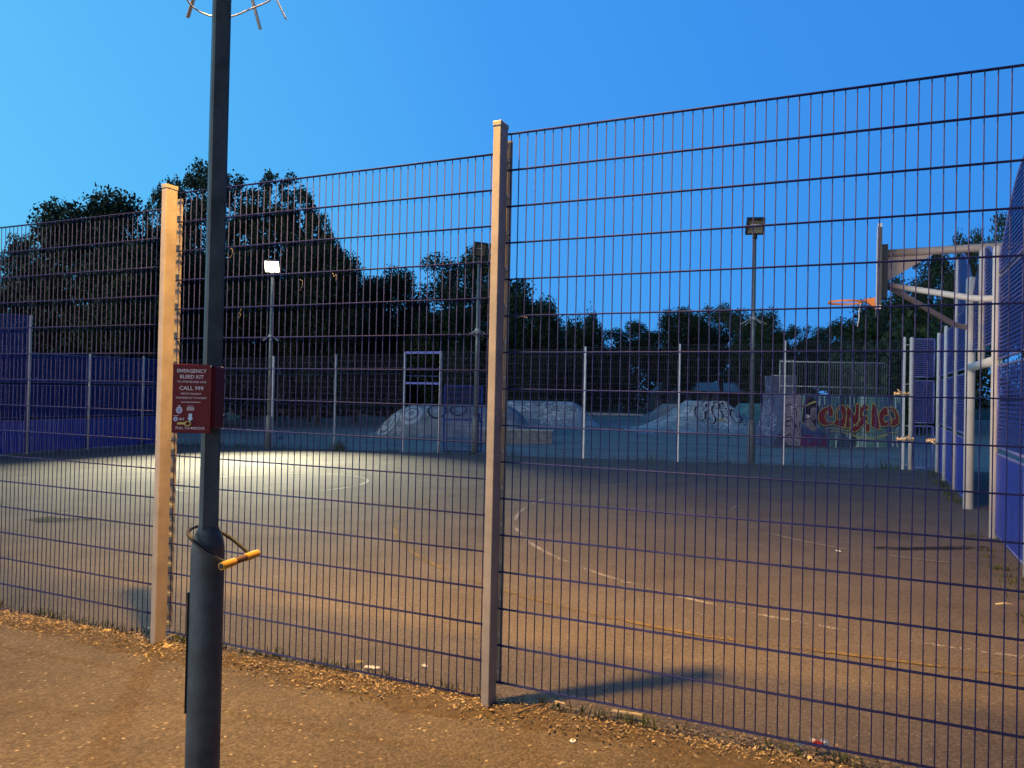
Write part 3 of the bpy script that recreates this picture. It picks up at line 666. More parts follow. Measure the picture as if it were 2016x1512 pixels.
# ------------------------------------------------------------------ skatepark
def ramp_height(x, y, hx, hy, sk, H, shape):
    dx = max(0, x - hx) / sk[1] if x > 0 else max(0, -x - hx) / sk[0]
    dy = max(0, y - hy) / sk[3] if y > 0 else max(0, -y - hy) / sk[2]
    s = min(1.15, math.hypot(dx, dy))
    if s >= 1: return -.06 * (s - 1) / .15
    return H * ((1 - s) ** 1.75 if shape == 'concave' else (1 - s ** 2) if shape == 'convex' else (.5 + .5 * math.cos(PI * s)))
def skate_ramp(x, y, hx, hy, sk, H, shape, m, label, rz=0):
    root = thing('skate_ramp', (x, y, G(x, y)), rz, label, 'skate ramp', 'concrete skate ramps')
    xs = sorted(set([-hx - sk[0] * (1.12 - 1.12 * i / 22) for i in range(23)] + [-hx + 2 * hx * i / 8 for i in range(9)] + [hx + sk[1] * 1.12 * i / 22 for i in range(23)]))
    ys = sorted(set([-hy - sk[2] * (1.12 - 1.12 * i / 18) for i in range(19)] + [-hy + 2 * hy * i / 6 for i in range(7)] + [hy + sk[3] * 1.12 * i / 14 for i in range(15)]))
    vs = [(a, b, ramp_height(a, b, hx, hy, sk, H, shape)) for a in xs for b in ys]; n = len(ys)
    mb = MB(); mb.add(vs, [(i * n + j, (i + 1) * n + j, (i + 1) * n + j + 1, i * n + j + 1) for i in range(len(xs) - 1) for j in range(n - 1)], True)
    obj('ramp_body', mb, m, root)
    def ribbon(paths, w, m2, name='graffiti'):
        mb = MB()
        for P in paths:
            vs = []; k = len(P)
            for i in range(k):
                a = Vector(P[max(i - 1, 0)]); b = Vector(P[min(i + 1, k - 1)]); t = (b - a).normalized(); nn = Vector((-t.y, t.x))
                for s in (-.5, .5):
                    q = Vector(P[i]) + nn * w * s; vs.append((q.x, q.y, ramp_height(q.x, q.y, hx, hy, sk, H, shape) + .018))
            mb.add(vs, [(2 * i, 2 * i + 2, 2 * i + 3, 2 * i + 1) for i in range(k - 1)])
        obj(name, mb, m2, root)
    return root, ribbon
def loop(cx_, cy_, rx, ry, n=18): return [(cx_ + rx * math.cos(2 * PI * i / n), cy_ + ry * math.sin(2 * PI * i / n)) for i in range(n + 1)]
rnd = random.Random(3)
r1, rib1 = skate_ramp(-2.2, 35.2, 1.9, 1.0, (1.9, 1.4, 1.9, 1.5), 1.30, 'convex', M_conc, 'broad grey rounded skate mound with pale bubble letters left of the gate')
rib1([loop(-3.1, -1.9, .42, .5), loop(-2.1, -2.0, .42, .45), loop(-3.1, -1.9, .2, .25), loop(-2.1, -2.0, .2, .2), [(-4.0, -1.3), (-3.7, -2.0), (-3.55, -1.5)]], .13, M_spraywhite)
rib1([loop(-1.0, -1.8, .4, .45), loop(-.1, -1.7, .35, .4), [(.6, -2.2), (.9, -1.4), (1.2, -2.1)]], .07, M_spraydark)
r2, rib2 = skate_ramp(1.7, 45.5, 1.7, 1.0, (2.0, 2.1, 2.0, 1.8), 1.42, 'wave', M_concblue, 'pale blue sprayed skate ramp behind the ledge right of the near post')
r3, rib3 = skate_ramp(9.75, 38.8, .85, .8, (2.9, 2.7, 2.6, 2.4), 1.45, 'concave', M_concblue, 'pyramid shaped pale skate ramp with white looping letters')
L3 = [loop(-.7 + .42 * i, -1.45 - .25 * math.sin(i * 1.7), .24, .42) for i in range(5)] + [loop(.2, -.95, .13, .16), loop(.65, -.95, .13, .16), loop(-.2, -1.05, .13, .16)]
rib3(L3, .075, M_spraywhite)
rib3([[(a + .06, b - .08) for a, b in P] for P in L3], .06, M_spraydark)
rib3([[(.1, -2.0), (.3, -1.85), (.5, -2.05)]], .14, M_yellowtag)
skate_ramp(14.2, 62, 1.9, 1.2, (1.9, 1.6, 2.0, 1.6), 1.05, 'concave', M_conc, 'low grey skate ramp far behind the pyramid ramp')
skate_ramp(16.2, 50, 1.2, 1.0, (1.6, 2.2, 2.0, 1.6), 1.2, 'concave', M_teal, 'teal sprayed skate ramp behind the graffiti wall left edge')
skate_ramp(19.5, 54, 1.8, 1.4, (2.6, 2.4, 2.2, 1.6), .8, 'concave', M_teal, 'long low teal skate bank furthest right of the ramps')
lp = W(-9.9, 21.5)
ld_ = thing('skate_ledge', (lp.x, lp.y, G(*lp)), math.radians(-4), 'low sprayed concrete grinding ledge behind the far fence', 'skate ledge')
obj('ledge_body', MB().box((0, 0, .24), (2.9, .6, .5)), M_rust, ld_, .01); obj('ledge_edge', MB().box((0, -.30, .505), (2.94, .06, .04)), M_galv, ld_)
kb = thing('kerb_edge', (9.0, 69, G(9, 69)), math.radians(-8), 'long white concrete lip edging the grass beyond the ramps', 'kerb')
obj('kerb_stone', MB().box((0, 0, .08), (5.5, .4, .24)), M_whitebit, kb)

# graffiti quarter pipe wall with railings on its deck
gx, gy = 8.98, 25.5; gw_ = thing('graffiti_wall', (gx, gy, G(gx + 2, gy)), 0, 'low wall with maroon wildstyle letters and a painted woman portrait', 'graffiti wall')
WL, WH = 3.92, 1.70
obj('wall_body', MB().box((WL / 2 + .3, 1.3, WH / 2 - .05), (WL - .6, 2.6, WH + .1)), M_drip, gw_)
m = MB(); prof = [(.6, 0)]
for i in range(13):
    t = i / 12; prof.append((.6 - 1.0 * (1 - (1 - t) ** .5) if False else .6 - 1.25 * (t ** 2.2), WH * (1 - t)))
prof = [(.6, -.05), (.6, WH - .001), (.2, WH - .001)] + [(.14 - .52 * t ** 2.4, (WH - .001) * (1 - t)) for t in [i / 12 for i in range(13)]] + [(-.37, -.05)]
obj('transition', m.prism(prof, .003, 2.55), M_violet, gw_)
S = .00222
def gp(P): return [((zx - 45) * S, (1222 - zy) * S) for zx, zy in P]
def paint(P, layer, m, parent, name): return obj(name, MB().prism(gp(P), -.004 - .003 * layer, -.002 - .003 * layer), m, parent)
def outline(P, w, layer, m, parent, name='outline', closed=True):
    Q = gp(P); n = len(Q); mb = MB(); y = -.004 - .003 * layer
    for i in range(n if closed else n - 1):
        a = Vector((Q[i][0], 0, Q[i][1])); b = Vector((Q[(i + 1) % n][0], 0, Q[(i + 1) % n][1])); t = (b - a).normalized(); nn = Vector((-t.z, 0, t.x)) * w / 2; a = a - t * w * .3; b = b + t * w * .3
        mb.add([(p.x, y, p.z) for p in (a - nn, b - nn, b + nn, a + nn)], [(0, 1, 2, 3)])
    return obj(name, mb, m, parent)
paint([(45, 470), (300, 465), (312, 1222), (45, 1200)], 0, M_mauve, gw_, 'grey_panel')
LET = [[(745, 600), (640, 650), (580, 700), (558, 780), (570, 850), (610, 900), (680, 912), (770, 885), (800, 850), (760, 850), (700, 850), (670, 810), (665, 760), (690, 690), (722, 780), (780, 765), (785, 680)],
       [(885, 600), (945, 596), (970, 650), (985, 760), (975, 850), (940, 935), (840, 908), (785, 880), (825, 825), (815, 730), (840, 640)],
       [(985, 590), (1105, 740), (1120, 570), (1170, 580), (1172, 760), (1150, 900), (1085, 880), (1030, 785), (1045, 930), (965, 940), (975, 760)],
       [(1240, 565), (1330, 625), (1225, 690), (1218, 740), (1305, 775), (1285, 830), (1180, 950), (1110, 1000), (1015, 965), (1130, 870), (1195, 800), (1165, 770), (1178, 650)],
       [(1270, 820), (1330, 890), (1330, 990), (1265, 990)],
       [(1365, 550), (1430, 610), (1485, 962), (1350, 905), (1345, 700)],
       [(1545, 610), (1470, 690), (1462, 800), (1490, 905), (1560, 905), (1655, 845), (1640, 800), (1560, 840), (1530, 800), (1545, 745), (1602, 740), (1592, 620)],
       [(1640, 605), (1720, 650), (1762, 760), (1765, 850), (1700, 900), (1600, 890), (1660, 830), (1645, 790), (1605, 720), (1605, 645)]]
HOL = [[(850, 690), (880, 640), (910, 720), (925, 790), (870, 825), (845, 790)], [(1640, 645), (1690, 690), (1712, 775), (1670, 795), (1632, 745), (1622, 690)], [(1225, 735), (1240, 670), (1310, 640), (1285, 745)]]
for k, P in enumerate(LET):
    c = [((x - 1160) * 1.02 + 1160 + 6, (y - 750) * 1.05 + 762) for x, y in P]
    let = paint(P, 2 + k * .15, M_maroon, gw_, 'graffiti_letter'); paint(c, .9 + k * .1, M_spraydark, let, 'letter_shadow'); outline(P, .026, 4 + k * .1, M_outline, let)
for P in HOL: h = paint(P, 3.4, M_hole, gw_, 'letter_counter'); outline(P, .02, 5, M_outline, h)
for P in ([(665, 955), (740, 940), (860, 948), (1000, 980), (1140, 1058), (1370, 1075), (1500, 1040), (1600, 1000), (1700, 985), (1765, 1010)], [(690, 1000), (800, 985), (940, 1000), (1060, 1040), (1150, 1072), (1370, 1095), (1500, 1062), (1600, 1022)]):
    outline(P, .022, 4, M_outline, gw_, 'underline', False)
por = paint([(330, 700), (340, 600), (400, 490), (460, 470), (540, 560), (570, 620), (580, 760), (545, 900), (560, 1000), (420, 960), (320, 840)], .6, M_spraydark, gw_, 'painted_portrait')
paint([(455, 650), (500, 640), (540, 660), (548, 740), (530, 790), (500, 830), (470, 830), (440, 760)], 1.4, M_sprayskin, por, 'painted_face')
paint([(345, 870), (430, 800), (475, 845), (545, 965), (480, 1000), (330, 885)], 1.3, M_sprayskin, por, 'painted_neck')
for P in ([(462, 712), (488, 704), (490, 716), (464, 722)], [(515, 706), (540, 712), (540, 722), (515, 716)], [(478, 782), (500, 772), (522, 782), (500, 796)], [(500, 720), (508, 720), (512, 758), (496, 758)]): paint(P, 2.2, M_spraydark, por, 'painted_feature')
paint([(318, 890), (350, 905), (500, 1010), (565, 940), (640, 1010), (690, 1100), (690, 1222), (300, 1222), (310, 1050)], 1.6, M_sprayblue, por, 'painted_robe')
paint([(310, 1075), (420, 1040), (560, 1090), (670, 1050), (692, 1100), (692, 1222), (302, 1222)], 1.9, M_spraypurple, por, 'painted_robe')
for P in ([(480, 1060), (600, 960), (612, 985), (500, 1085)], [(400, 1140), (520, 1075), (560, 1100), (430, 1180)], [(560, 1160), (640, 1060), (655, 1080), (590, 1190)]): paint(P, 2.4, M_sprayblue, por, 'painted_fold')
paint([(405 + 36 * math.cos(2 * PI * i / 14), 778 + 26 * math.sin(2 * PI * i / 14)) for i in range(14)], 2.2, M_spraywhite, por, 'painted_earring')
paint([(355, 620), (430, 575), (510, 540), (540, 560), (500, 575), (430, 600), (360, 640)], 2.2, M_outline, por, 'painted_headband')
paint([(320, 640), (420, 480), (440, 485), (350, 660)], 1.0, M_spraypurple, por, 'painted_wrap')
for P in ([(60, 640), (130, 600), (190, 620), (235, 700), (240, 800)], [(50, 900), (120, 860), (180, 830), (215, 900), (260, 960)], [(70, 760), (110, 800), (160, 780), (150, 850)], [(160, 1060), (220, 1130), (260, 1190)], [(60, 700), (60, 1000)], [(190, 880), (230, 940), (200, 1000)]): outline(P, .028, 1.5, M_spraydark, gw_, 'scribble', False)
for P in ([(60, 1060), (75, 1120)], [(200, 1080), (240, 1120), (262, 1180), (225, 1120)], [(190, 620), (200, 600), (240, 610)]): outline(P, .035, 1.7, M_spraywhite, gw_, 'scribble', False)
rl = thing('deck_railing', (gx, gy + 1.2, G(gx + 2, gy) + WH), 0, 'thin grey vertical bar railing along the top of the graffiti wall', 'railing')
m = MB(); rz2 = random.Random(8)
for i in range(48): m.tube([(.35 + i * .077, 0, -.0), (.35 + i * .077, 0, 1.14)], .008 if rz2.random() < .8 else .013, 4, False)
obj('bar', m, M_columngalv, rl); obj('rail', MB().tube([(.3, 0, 1.14), (WL, 0, 1.16)], .022, 8), M_galv, rl); obj('rail', MB().tube([(.3, -.01, .30), (WL, -.01, .28)], .018, 8), M_galv, rl)
obj('end_frame', MB().tube([(.3, .05, 0), (.3, .05, 1.18), (.75, .05, 1.2), (.75, .05, 0)], .024, 8), M_galv, rl)
vw = thing('vert_wall', (16.3, 46, G(16.3, 46)), 0, 'tall pale sprayed wall half hidden behind the graffiti wall', 'graffiti wall')
obj('wall_body', MB().box((-.1, .6, 1.4), (1.5, 1.2, 3.0)), M_violet, vw); obj('coping', MB().tube([(-.85, -.02, 2.9), (.65, -.02, 2.9)], .04, 8), M_galv, vw)

# ------------------------------------------------------------------ far buildings, van, lamps, bin
bl = thing('brick_building', (-15.5, 74, G(-15.5, 74)), math.radians(6), 'long dark low building with pale window frames under the trees', 'building')
obj('wall', MB().box((0, 3, 1.7), (22, 6, 3.6)), M_brick, bl); obj('roof', MB().prism_x([(-.4, 3.5), (3, 4.3), (6.4, 3.5)], -11.3, 11.3), M_brick, bl)
for x in (-5.6, -3.6, -1.2, .6, 3.0, 5.4):
    w = obj('window', MB().box((x, -.01, 2.0), (1.3, .06, 1.2)), M_wallpale, bl); obj('pane', MB().box((x - .3, -.045, 2.0), (.5, .02, 1.0)).box((x + .3, -.045, 2.0), (.5, .02, 1.0)), M_win, w)
pv = thing('park_pavilion', (26.5, 98, G(26.5, 98)), math.radians(-5), 'low park building with a pale sheet roof behind the pyramid ramp', 'building')
obj('wall', MB().box((0, 2.5, 1.1), (5.6, 4, 2.4)), M_brick, pv); obj('roof', MB().prism_x([(-.6, 2.3), (2.5, 3.5), (5.4, 2.3)], -3.1, 3.1), M_roof, pv)
obj('doorway', MB().box((-2.0, .47, 1.05), (1.0, .1, 2.1)).box((-.6, .47, 1.05), (.8, .1, 2.1)), M_wallpale, pv)
for x, y, w, lab in ((18.9, 96, 2.4, 'small pale gabled hut left of the pavilion, nearest the tall fence post'), (22.0, 100, 2.6, 'small pale gabled hut right beside the pavilion')):
    h = thing('gabled_hut', (x, y, G(x, y)), math.radians(4), lab, 'hut', 'small gabled park huts'); obj('wall', MB().box((0, 1.2, 1.0), (w, 2.4, 2.2)), M_wallpale, h); obj('roof', MB().prism([(-w / 2 - .2, 2.05), (0, 3.2), (w / 2 + .2, 2.05)], -.2, 2.6), M_roof, h); obj('door', MB().box((.1, -.02, .95), (.9, .06, 1.9)), M_brick, h)
vn = thing('parked_van', (32.0, 95, G(32, 95)), math.radians(8), 'white van parked beyond the skatepark seen end on', 'van')
obj('body', MB().prism_x([(0, .35), (0, 1.3), (.5, 2.2), (4.6, 2.3), (4.7, .35)], -.95, .95), M_van, vn, .08); obj('windscreen', MB().box((0, .22, 1.72), (1.5, .03, .75), 0, Matrix.Rotation(math.radians(-28), 3, 'X')), M_win, vn)
for x, y in ((-.85, .9), (.85, .9), (-.85, 3.8), (.85, 3.8)): obj('wheel', MB().tube([(x - .1, y, .33), (x + .1, y, .33)], .33, 14), M_black, vn)
obj('headlight', MB().box((-.65, -.02, .95), (.3, .06, .2)), M_glassoff, vn); obj('headlight', MB().box((.65, -.02, .95), (.3, .06, .2)), M_glassoff, vn)
for x, y, h, m_, lab in ((68.0, 172, 4.7, M_warm, 'distant warm street lamp glowing above the graffiti wall railing'), (49.2, 150, 3.2, M_warm, 'distant warm street lamp beside the right floodlight column'), (16.0, 120, 4.9, M_cool, 'tiny cool white lamp among dark trees near the pale fence post')):
    t = thing('street_lamp', (x, y, G(x, y)), 0, lab, 'street lamp', 'far street lamps'); zz = 1.7 + 0 - G(x, y)
    obj('pole', MB().tube([(0, .1, -.1), (0, .1, h)], .05, 8), M_galv, t); obj('lamp_globe', MB().sphere((0, 0, h - .1), .2 if m_ is M_warm else .10, 8, (1.2, 1, .8)), m_, t)
bn = W(8.3, 21.5); bb = thing('litter_bin', (bn.x, bn.y, G(*bn)), .3, 'dark litter bin with a pale sticker seen through the goal mouth', 'bin')
obj('bin_body', MB().tube([(0, 0, 0), (0, 0, 1.0), (0, 0, 1.08), (0, 0, 1.2)], 0, 16, True, True, [.26, .3, .32, .2]), M_black, bb); obj('sticker', MB().box((-.08, -.285, .72), (.16, .03, .2), -.2), M_wallpale, bb)

# ------------------------------------------------------------------ trees
def leaves(rng, cl, n, size, squash=1, droop=0, zs=1):
    """cl: list of (centre, radii); n leaves scattered mostly in the outer shell of each clump"""
    vols = np.array([r[0] * r[1] * r[2] for c, r in cl]) ** .67; cnt = (vols / vols.sum() * n).astype(int)
    C = []
    for (c, r), k in zip(cl, cnt):
        d = rng.normal(size=(k, 3)); d /= np.linalg.norm(d, axis=1)[:, None]; rad = rng.random(k) ** .45 * (1 + .12 * rng.normal(size=k))
        C.append(np.array(c) + d * rad[:, None] * np.array(r))
    C = np.concatenate(C); k = len(C)
    a = rng.normal(size=(k, 3)); a[:, 2] -= droop; a /= np.linalg.norm(a, axis=1)[:, None]; b = rng.normal(size=(k, 3)); b -= (a * b).sum(1)[:, None] * a; b /= np.linalg.norm(b, axis=1)[:, None]
    s = size * (.6 + .8 * rng.random(k))[:, None]; L_ = a * s; Wd = b * s * .46 * squash
    L_[:, 2] *= zs; Wd[:, 2] *= zs
    V = np.stack([C - L_ * .5, C + Wd, C + L_ * .6, C - Wd], 1).reshape(-1, 3)
    Fc = np.arange(4 * k).reshape(-1, 4)
    return V, Fc
def leaf_mesh(name, V, Fc, m):
    me = bpy.data.meshes.new(name); me.vertices.add(len(V)); me.vertices.foreach_set('co', V.astype(np.float32).ravel())
    me.loops.add(Fc.size); me.loops.foreach_set('vertex_index', Fc.ravel().astype(np.int32)); me.polygons.add(len(Fc))
    me.polygons.foreach_set('loop_start', (np.arange(len(Fc)) * 4).astype(np.int32)); me.polygons.foreach_set('loop_total', np.full(len(Fc), 4, np.int32))
    me.update(calc_edges=True); me.materials.append(m); return me
def tree_proto(kind, seed):
    """unit tree: 1 high, crown about 1 wide (x,y scaled per tree)"""
    rng = np.random.default_rng(seed); cl = []
    if kind == 'maple':
        for i in range(64):
            d = rng.normal(size=3); d /= np.linalg.norm(d); d[2] = d[2] * .9
            k = .32 + .11 * rng.random(); cl.append(((d[0] * k, d[1] * k, .58 + d[2] * .33), (.12 + .05 * rng.random(),) * 2 + (.075 + .03 * rng.random(),)))
        cl.append(((0, 0, .56), (.36, .36, .3))); n, size = 60000, .0165; m = M_leafA
    elif kind == 'poplar':
        for i in range(190):
            d = rng.normal(size=3); d /= np.linalg.norm(d); k = .2 + .24 * rng.random() ** .6; h = .56 + d[2] * k * .92
            cl.append(((d[0] * k, d[1] * k, h), (.040 + .045 * rng.random(),) * 2 + (.020 + .026 * rng.random(),)))
        for i in range(46):
            a = rng.random() * 2 * PI; k = .40 * rng.random() ** .6; h = .56 + .40 * math.sqrt(max(0, 1 - (k / .45) ** 2)) * (.9 + .14 * rng.random())
            cl.append(((math.cos(a) * k, math.sin(a) * k, h - .03), (.022 + .022 * rng.random(),) * 2 + (.018 + .022 * rng.random(),)))
        cl.append(((0, 0, .55), (.36, .36, .36))); n, size = 46000, .0165; m = M_leafB
    elif kind == 'airy':
        for i in range(75):
            d = rng.normal(size=3); d /= np.linalg.norm(d); k = .46 * rng.random() ** .4
            cl.append(((d[0] * k, d[1] * k, .57 + d[2] * k * .82), (.075 + .05 * rng.random(),) * 2 + (.05 + .04 * rng.random(),)))
        n, size = 30000, .0165; m = M_leafB
    elif kind == 'round':
        for i in range(56):
            d = rng.normal(size=3); d /= np.linalg.norm(d); k = .36 + .08 * rng.random()
            cl.append(((d[0] * k, d[1] * k, .54 + d[2] * .36), (.14, .14, .10)))
        cl.append(((0, 0, .52), (.36, .36, .34))); n, size = 42000, .019; m = M_leafC
    else:   # weeping birch
        for i in range(46):
            a = rng.random() * 2 * PI; k = .42 * rng.random() ** .6; h = .95 - k * .55 - .1 * rng.random()
            cl.append(((math.cos(a) * k, math.sin(a) * k, h - .12), (.05, .05, .17)))
        n, size = 12000, .022; m = M_leafB
    V, Fc = leaves(rng, cl, n, size, 1, 1.2 if kind == 'birch' else .2, .55 if kind == 'poplar' else .75)
    V[:, 2] = (V[:, 2] - .2) * (.8 / (np.percentile(V[:, 2], 99.8) - .2)) + .2
    root = bpy.data.objects.new('tree', None); COL.objects.link(root)
    cr = bpy.data.objects.new('crown', leaf_mesh('crown', V, Fc, m)); COL.objects.link(cr); cr.parent = root
    mb = MB(); rr = random.Random(seed); tall = .75 if kind in ('poplar', 'birch') else .6
    mb.tube([(0, 0, -.01), (.008, .004, .15), (-.006, .006, .32), (.004, 0, tall)], 0, 8, True, True, [.030, .022, .018, .005])
    for i in range(14):
        z = .2 + .4 * rr.random(); a = rr.random() * 2 * PI; L_ = .22 + .16 * rr.random(); e = .15 + .22 * rr.random()
        mb.tube([(0, 0, z), (math.cos(a) * L_ * .5, math.sin(a) * L_ * .5, z + e * .4), (math.cos(a) * L_, math.sin(a) * L_, z + e)], 0, 5, True, True, [.010, .006, .002])
    tr = obj('trunk', mb, M_bark, root)
    return root
PROTO = {}
KL = {'maple': 'dense dark', 'poplar': 'loose leafy', 'airy': 'thin leaved', 'round': 'bushy round', 'birch': 'weeping'}
PN = {'maple': 'broadleaf_tree', 'poplar': 'poplar_tree', 'airy': 'willow_tree', 'round': 'round_tree', 'birch': 'birch_tree'}
used_v = {}
def tree(kind, x, y, w, h, rz, label):
    key = (kind, used_v.get(kind, 0) % 2); used_v[kind] = used_v.get(kind, 0) + 1
    if key not in PROTO: r = PROTO[key] = tree_proto(kind, 11 + 7 * key[1] + len(kind)); r.name = PN[kind]
    else:
        r = copy_tree(PROTO[key])
    r.location = (x, y, G(x, y) - .1); r.scale = (w, w, h); r.rotation_euler = (0, 0, rz)
    return setp(r, label, 'tree', 'trees beyond the court')
TREES = [('maple', 188, 132, 378, 43, 'large dark dome crowned tree rising behind the far left post'), ('airy', 15, 70, 462, 50, 'ragged tree with sky gaps at the left picture edge'),
    ('poplar', 412, 108, 322, 52, 'tallest loose crowned tree directly behind the lamp column'), ('poplar', 540, 100, 346, 54, 'loose crowned tall tree above the lit floodlight'),
    ('poplar', 325, 62, 352, 55, 'loose crowned tree just right of the dark dome tree'), ('poplar', 610, 66, 420, 52, 'loose crowned tree sloping down right of the lit floodlight'),
    ('maple', 628, 80, 478, 46, 'dark dense tree right of the lit floodlight with a stepped edge'), ('round', 250, 100, 480, 40, 'dark lower tree filling under the dome tree'),
    ('round', 430, 120, 500, 46, 'dark full tree behind the red cabinet column'), ('maple', 765, 78, 530, 56, 'dark rounded tree left of the tilted unlit floodlight'), ('round', 700, 60, 535, 52, 'dark small tree filling between two taller dark trees'),
    ('airy', 925, 118, 490, 62, 'pale green thin leaved tree behind the tilted unlit floodlight'), ('round', 1035, 68, 576, 55, 'dark round tree just right of the tall near post'), ('round', 880, 80, 600, 50, 'dark round tree under the pale thin leaved tree'),
    ('birch', 1148, 46, 612, 78, 'weeping fine leaved tree on the skyline right of the near post'), ('airy', 1235, 75, 634, 82, 'soft low tree on the skyline beyond the skatepark'), ('maple', 1335, 58, 608, 80, 'dark peaked tree on the skyline behind the pyramid ramp'),
    ('airy', 1420, 66, 600, 86, 'tall soft tree left of the right floodlight column'), ('round', 1494, 46, 612, 74, 'smooth dark round tree right behind the right floodlight column'), ('airy', 1562, 55, 640, 84, 'low soft tree right of the smooth dark round tree'),
    ('airy', 1645, 60, 634, 88, 'low soft tree below the orange rim'), ('round', 1745, 95, 592, 60, 'broad mid green tree under the backboard'), ('airy', 1835, 95, 500, 52, 'leafy tree behind the hoop arms'),
    ('airy', 1915, 62, 455, 46, 'tall leafy tree above the blue arched panel'), ('airy', 2015, 72, 375, 36, 'tall tree rising behind the right goal wall'), ('round', 1090, 66, 640, 82, 'low dark tree left of the weeping tree'), ('round', 1700, 70, 640, 66, 'small dark tree left of the broad mid green tree')]
rt_ = random.Random(4)
for kind, px, hw_, top, Y, lab in TREES:
    X = (px - 1008) / F * Y; hor = 772 + .0214 * (px - 1008)
    tree(kind, X, Y, 2.3 * hw_ / F * Y, 1.7 + (hor - top) / F * Y - G(X, Y), rt_.uniform(0, 6.28), lab)
# understorey that reads as one dark mass
def thicket(name, pts, h, n, seed, m, leaf=.36):
    rng = np.random.default_rng(seed); cl = []
    for i in range(len(pts) - 1):
        a, b = np.array(pts[i]), np.array(pts[i + 1]); k = int(np.linalg.norm(b - a) / 1.6)
        for j in range(k):
            p = a + (b - a) * (j + rng.random()) / k; hh = h * (.7 + .5 * rng.random()) * (1.15 if p[0] > -2 else .9)
            for q in range(3): cl.append(((p[0] + rng.normal() * .8, p[1] + rng.normal() * .8, G(*p) + hh * (.18 + .3 * q)), (1.6, 1.4, hh * .24)))
    V, Fc = leaves(rng, cl, n, leaf, 1.2); o = bpy.data.objects.new(name, leaf_mesh(name, V, Fc, m)); COL.objects.link(o); setp(o, 'dark tangled undergrowth that fills below the trees', 'undergrowth', None, 'stuff')
thicket('undergrowth', [(-46, 34), (-30, 47), (-14, 66), (-2, 84), (16, 106), (40, 112), (66, 104)], 7.5, 95000, 2, M_leafA)
thicket('hedge_mass', [(-34, 24), (-27, 31), (-25, 38), (-18, 43)], 5.0, 32000, 12, M_leafA, .24)
thicket('shrub_mass', [(40, 72), (26, 56), (24, 46), (17, 33)], 4.2, 36000, 7, M_leafC, .2)

# ------------------------------------------------------------------ litter, weeds and small things along the fence
def flakes(name, n, seed, m, label, cat, urange, vmean, vsd, size, lift=.03, vmin=-1.2, vmax=.2):
    rng = np.random.default_rng(seed); u = rng.uniform(*urange, n); v = vmean + rng.normal(size=n) * vsd + np.clip(u, -.5, 2.5) * .06; ok = (v > vmin) & (v < vmax); u, v = u[ok], v[ok]; k = len(u)
    P = np.array([[*W(a, b), 0] for a, b in zip(u, v)]); t = np.clip((v + .26) / .34, 0, 1)
    P[:, 2] = [G(p[0], p[1]) for p in P]; P[:, 2] += .015 * np.sin(PI * t) + .004 + rng.random(k) * .012
    a = rng.normal(size=(k, 3)); a[:, 2] *= .35; a /= np.linalg.norm(a, axis=1)[:, None]; b = rng.normal(size=(k, 3)); b -= (a * b).sum(1)[:, None] * a; b /= np.linalg.norm(b, axis=1)[:, None]; b[:, 2] *= .5
    s = size * (.4 + 1.0 * rng.random(k) ** 2)[:, None]; asp = (.25 + .5 * rng.random(k))[:, None]
    V = np.stack([P - a * s * .5, P + b * s * asp * .5, P + a * s * .5, P - b * s * asp * .5], 1).reshape(-1, 3)
    o = bpy.data.objects.new(name, leaf_mesh(name, V, np.arange(4 * k).reshape(-1, 4), m)); COL.objects.link(o); setp(o, label, cat, None, 'stuff')
flakes('leaf_litter', 15000, 1, M_litter, 'dry leaf bits and bark drifted along the fence foot', 'leaf litter', (-6.8, 3.2), -.07, .10, .022)
flakes('ground_grit', 320, 2, M_litter, 'pale chips and scraps scattered over the footpath', 'grit', (-6, 3), -.8, .55, .011, 0, -2.3)
def blades(name, spots, seed, m, label):
    rng = np.random.default_rng(seed); V = []
    for (u, v, r, n, h) in spots:
        for i in range(n):
            p = W(u + rng.normal() * r, v + rng.normal() * r * .35); z = G(p.x, p.y); a = rng.random() * 2 * PI; hh = h * (.4 + .8 * rng.random()); wd = .004 + h * .015; c, s = math.cos(a), math.sin(a); l = hh * (.3 + .5 * rng.random())
            b0 = np.array((p.x, p.y, z)); V += [b0 + (-s * wd, c * wd, 0), b0 + (s * wd, -c * wd, 0), b0 + (c * l + s * wd * .3, s * l - c * wd * .3, hh), b0 + (c * l - s * wd * .3, s * l + c * wd * .3, hh)]
    V = np.array(V); o = bpy.data.objects.new(name, leaf_mesh(name, V, np.arange(len(V)).reshape(-1, 4), m)); COL.objects.link(o); setp(o, label, 'weeds', None, 'stuff')
rw_ = random.Random(9)
blades('far_weeds', [(rw_.uniform(-20.5, 3), VF + .03, .18, rw_.randint(4, 26), rw_.uniform(.05, .2)) for i in range(60)] + [(-13.3, VF - .1, .15, 90, .3), (-9.5, VF, .3, 60, .18), (2.2, VF - .05, .2, 30, .2)], 3, M_grassblade, 'straggling weeds along the foot of the far fence')
blades('wall_weeds', [(3.05 - rw_.uniform(0, .12), rw_.uniform(2, 7), .07, rw_.randint(6, 30), .045) for i in range(26)] + [(3.05, rw_.uniform(10, 15.4), .06, 14, .1) for i in range(16)] + [(-20.6, rw_.uniform(10, 16), .1, 20, .12) for i in range(12)], 4, M_grassblade, 'weeds growing along the foot of the blue walls')
blades('fence_weeds', [(rw_.uniform(-6.5, 3), .05, .08, rw_.randint(6, 26), .05) for i in range(60)], 5, M_grassblade, 'short weeds under the bottom wire of the near fence')
def at_uv(u, v, dz=0): p = W(u, v); return Vector((p.x, p.y, G(p.x, p.y) + dz))
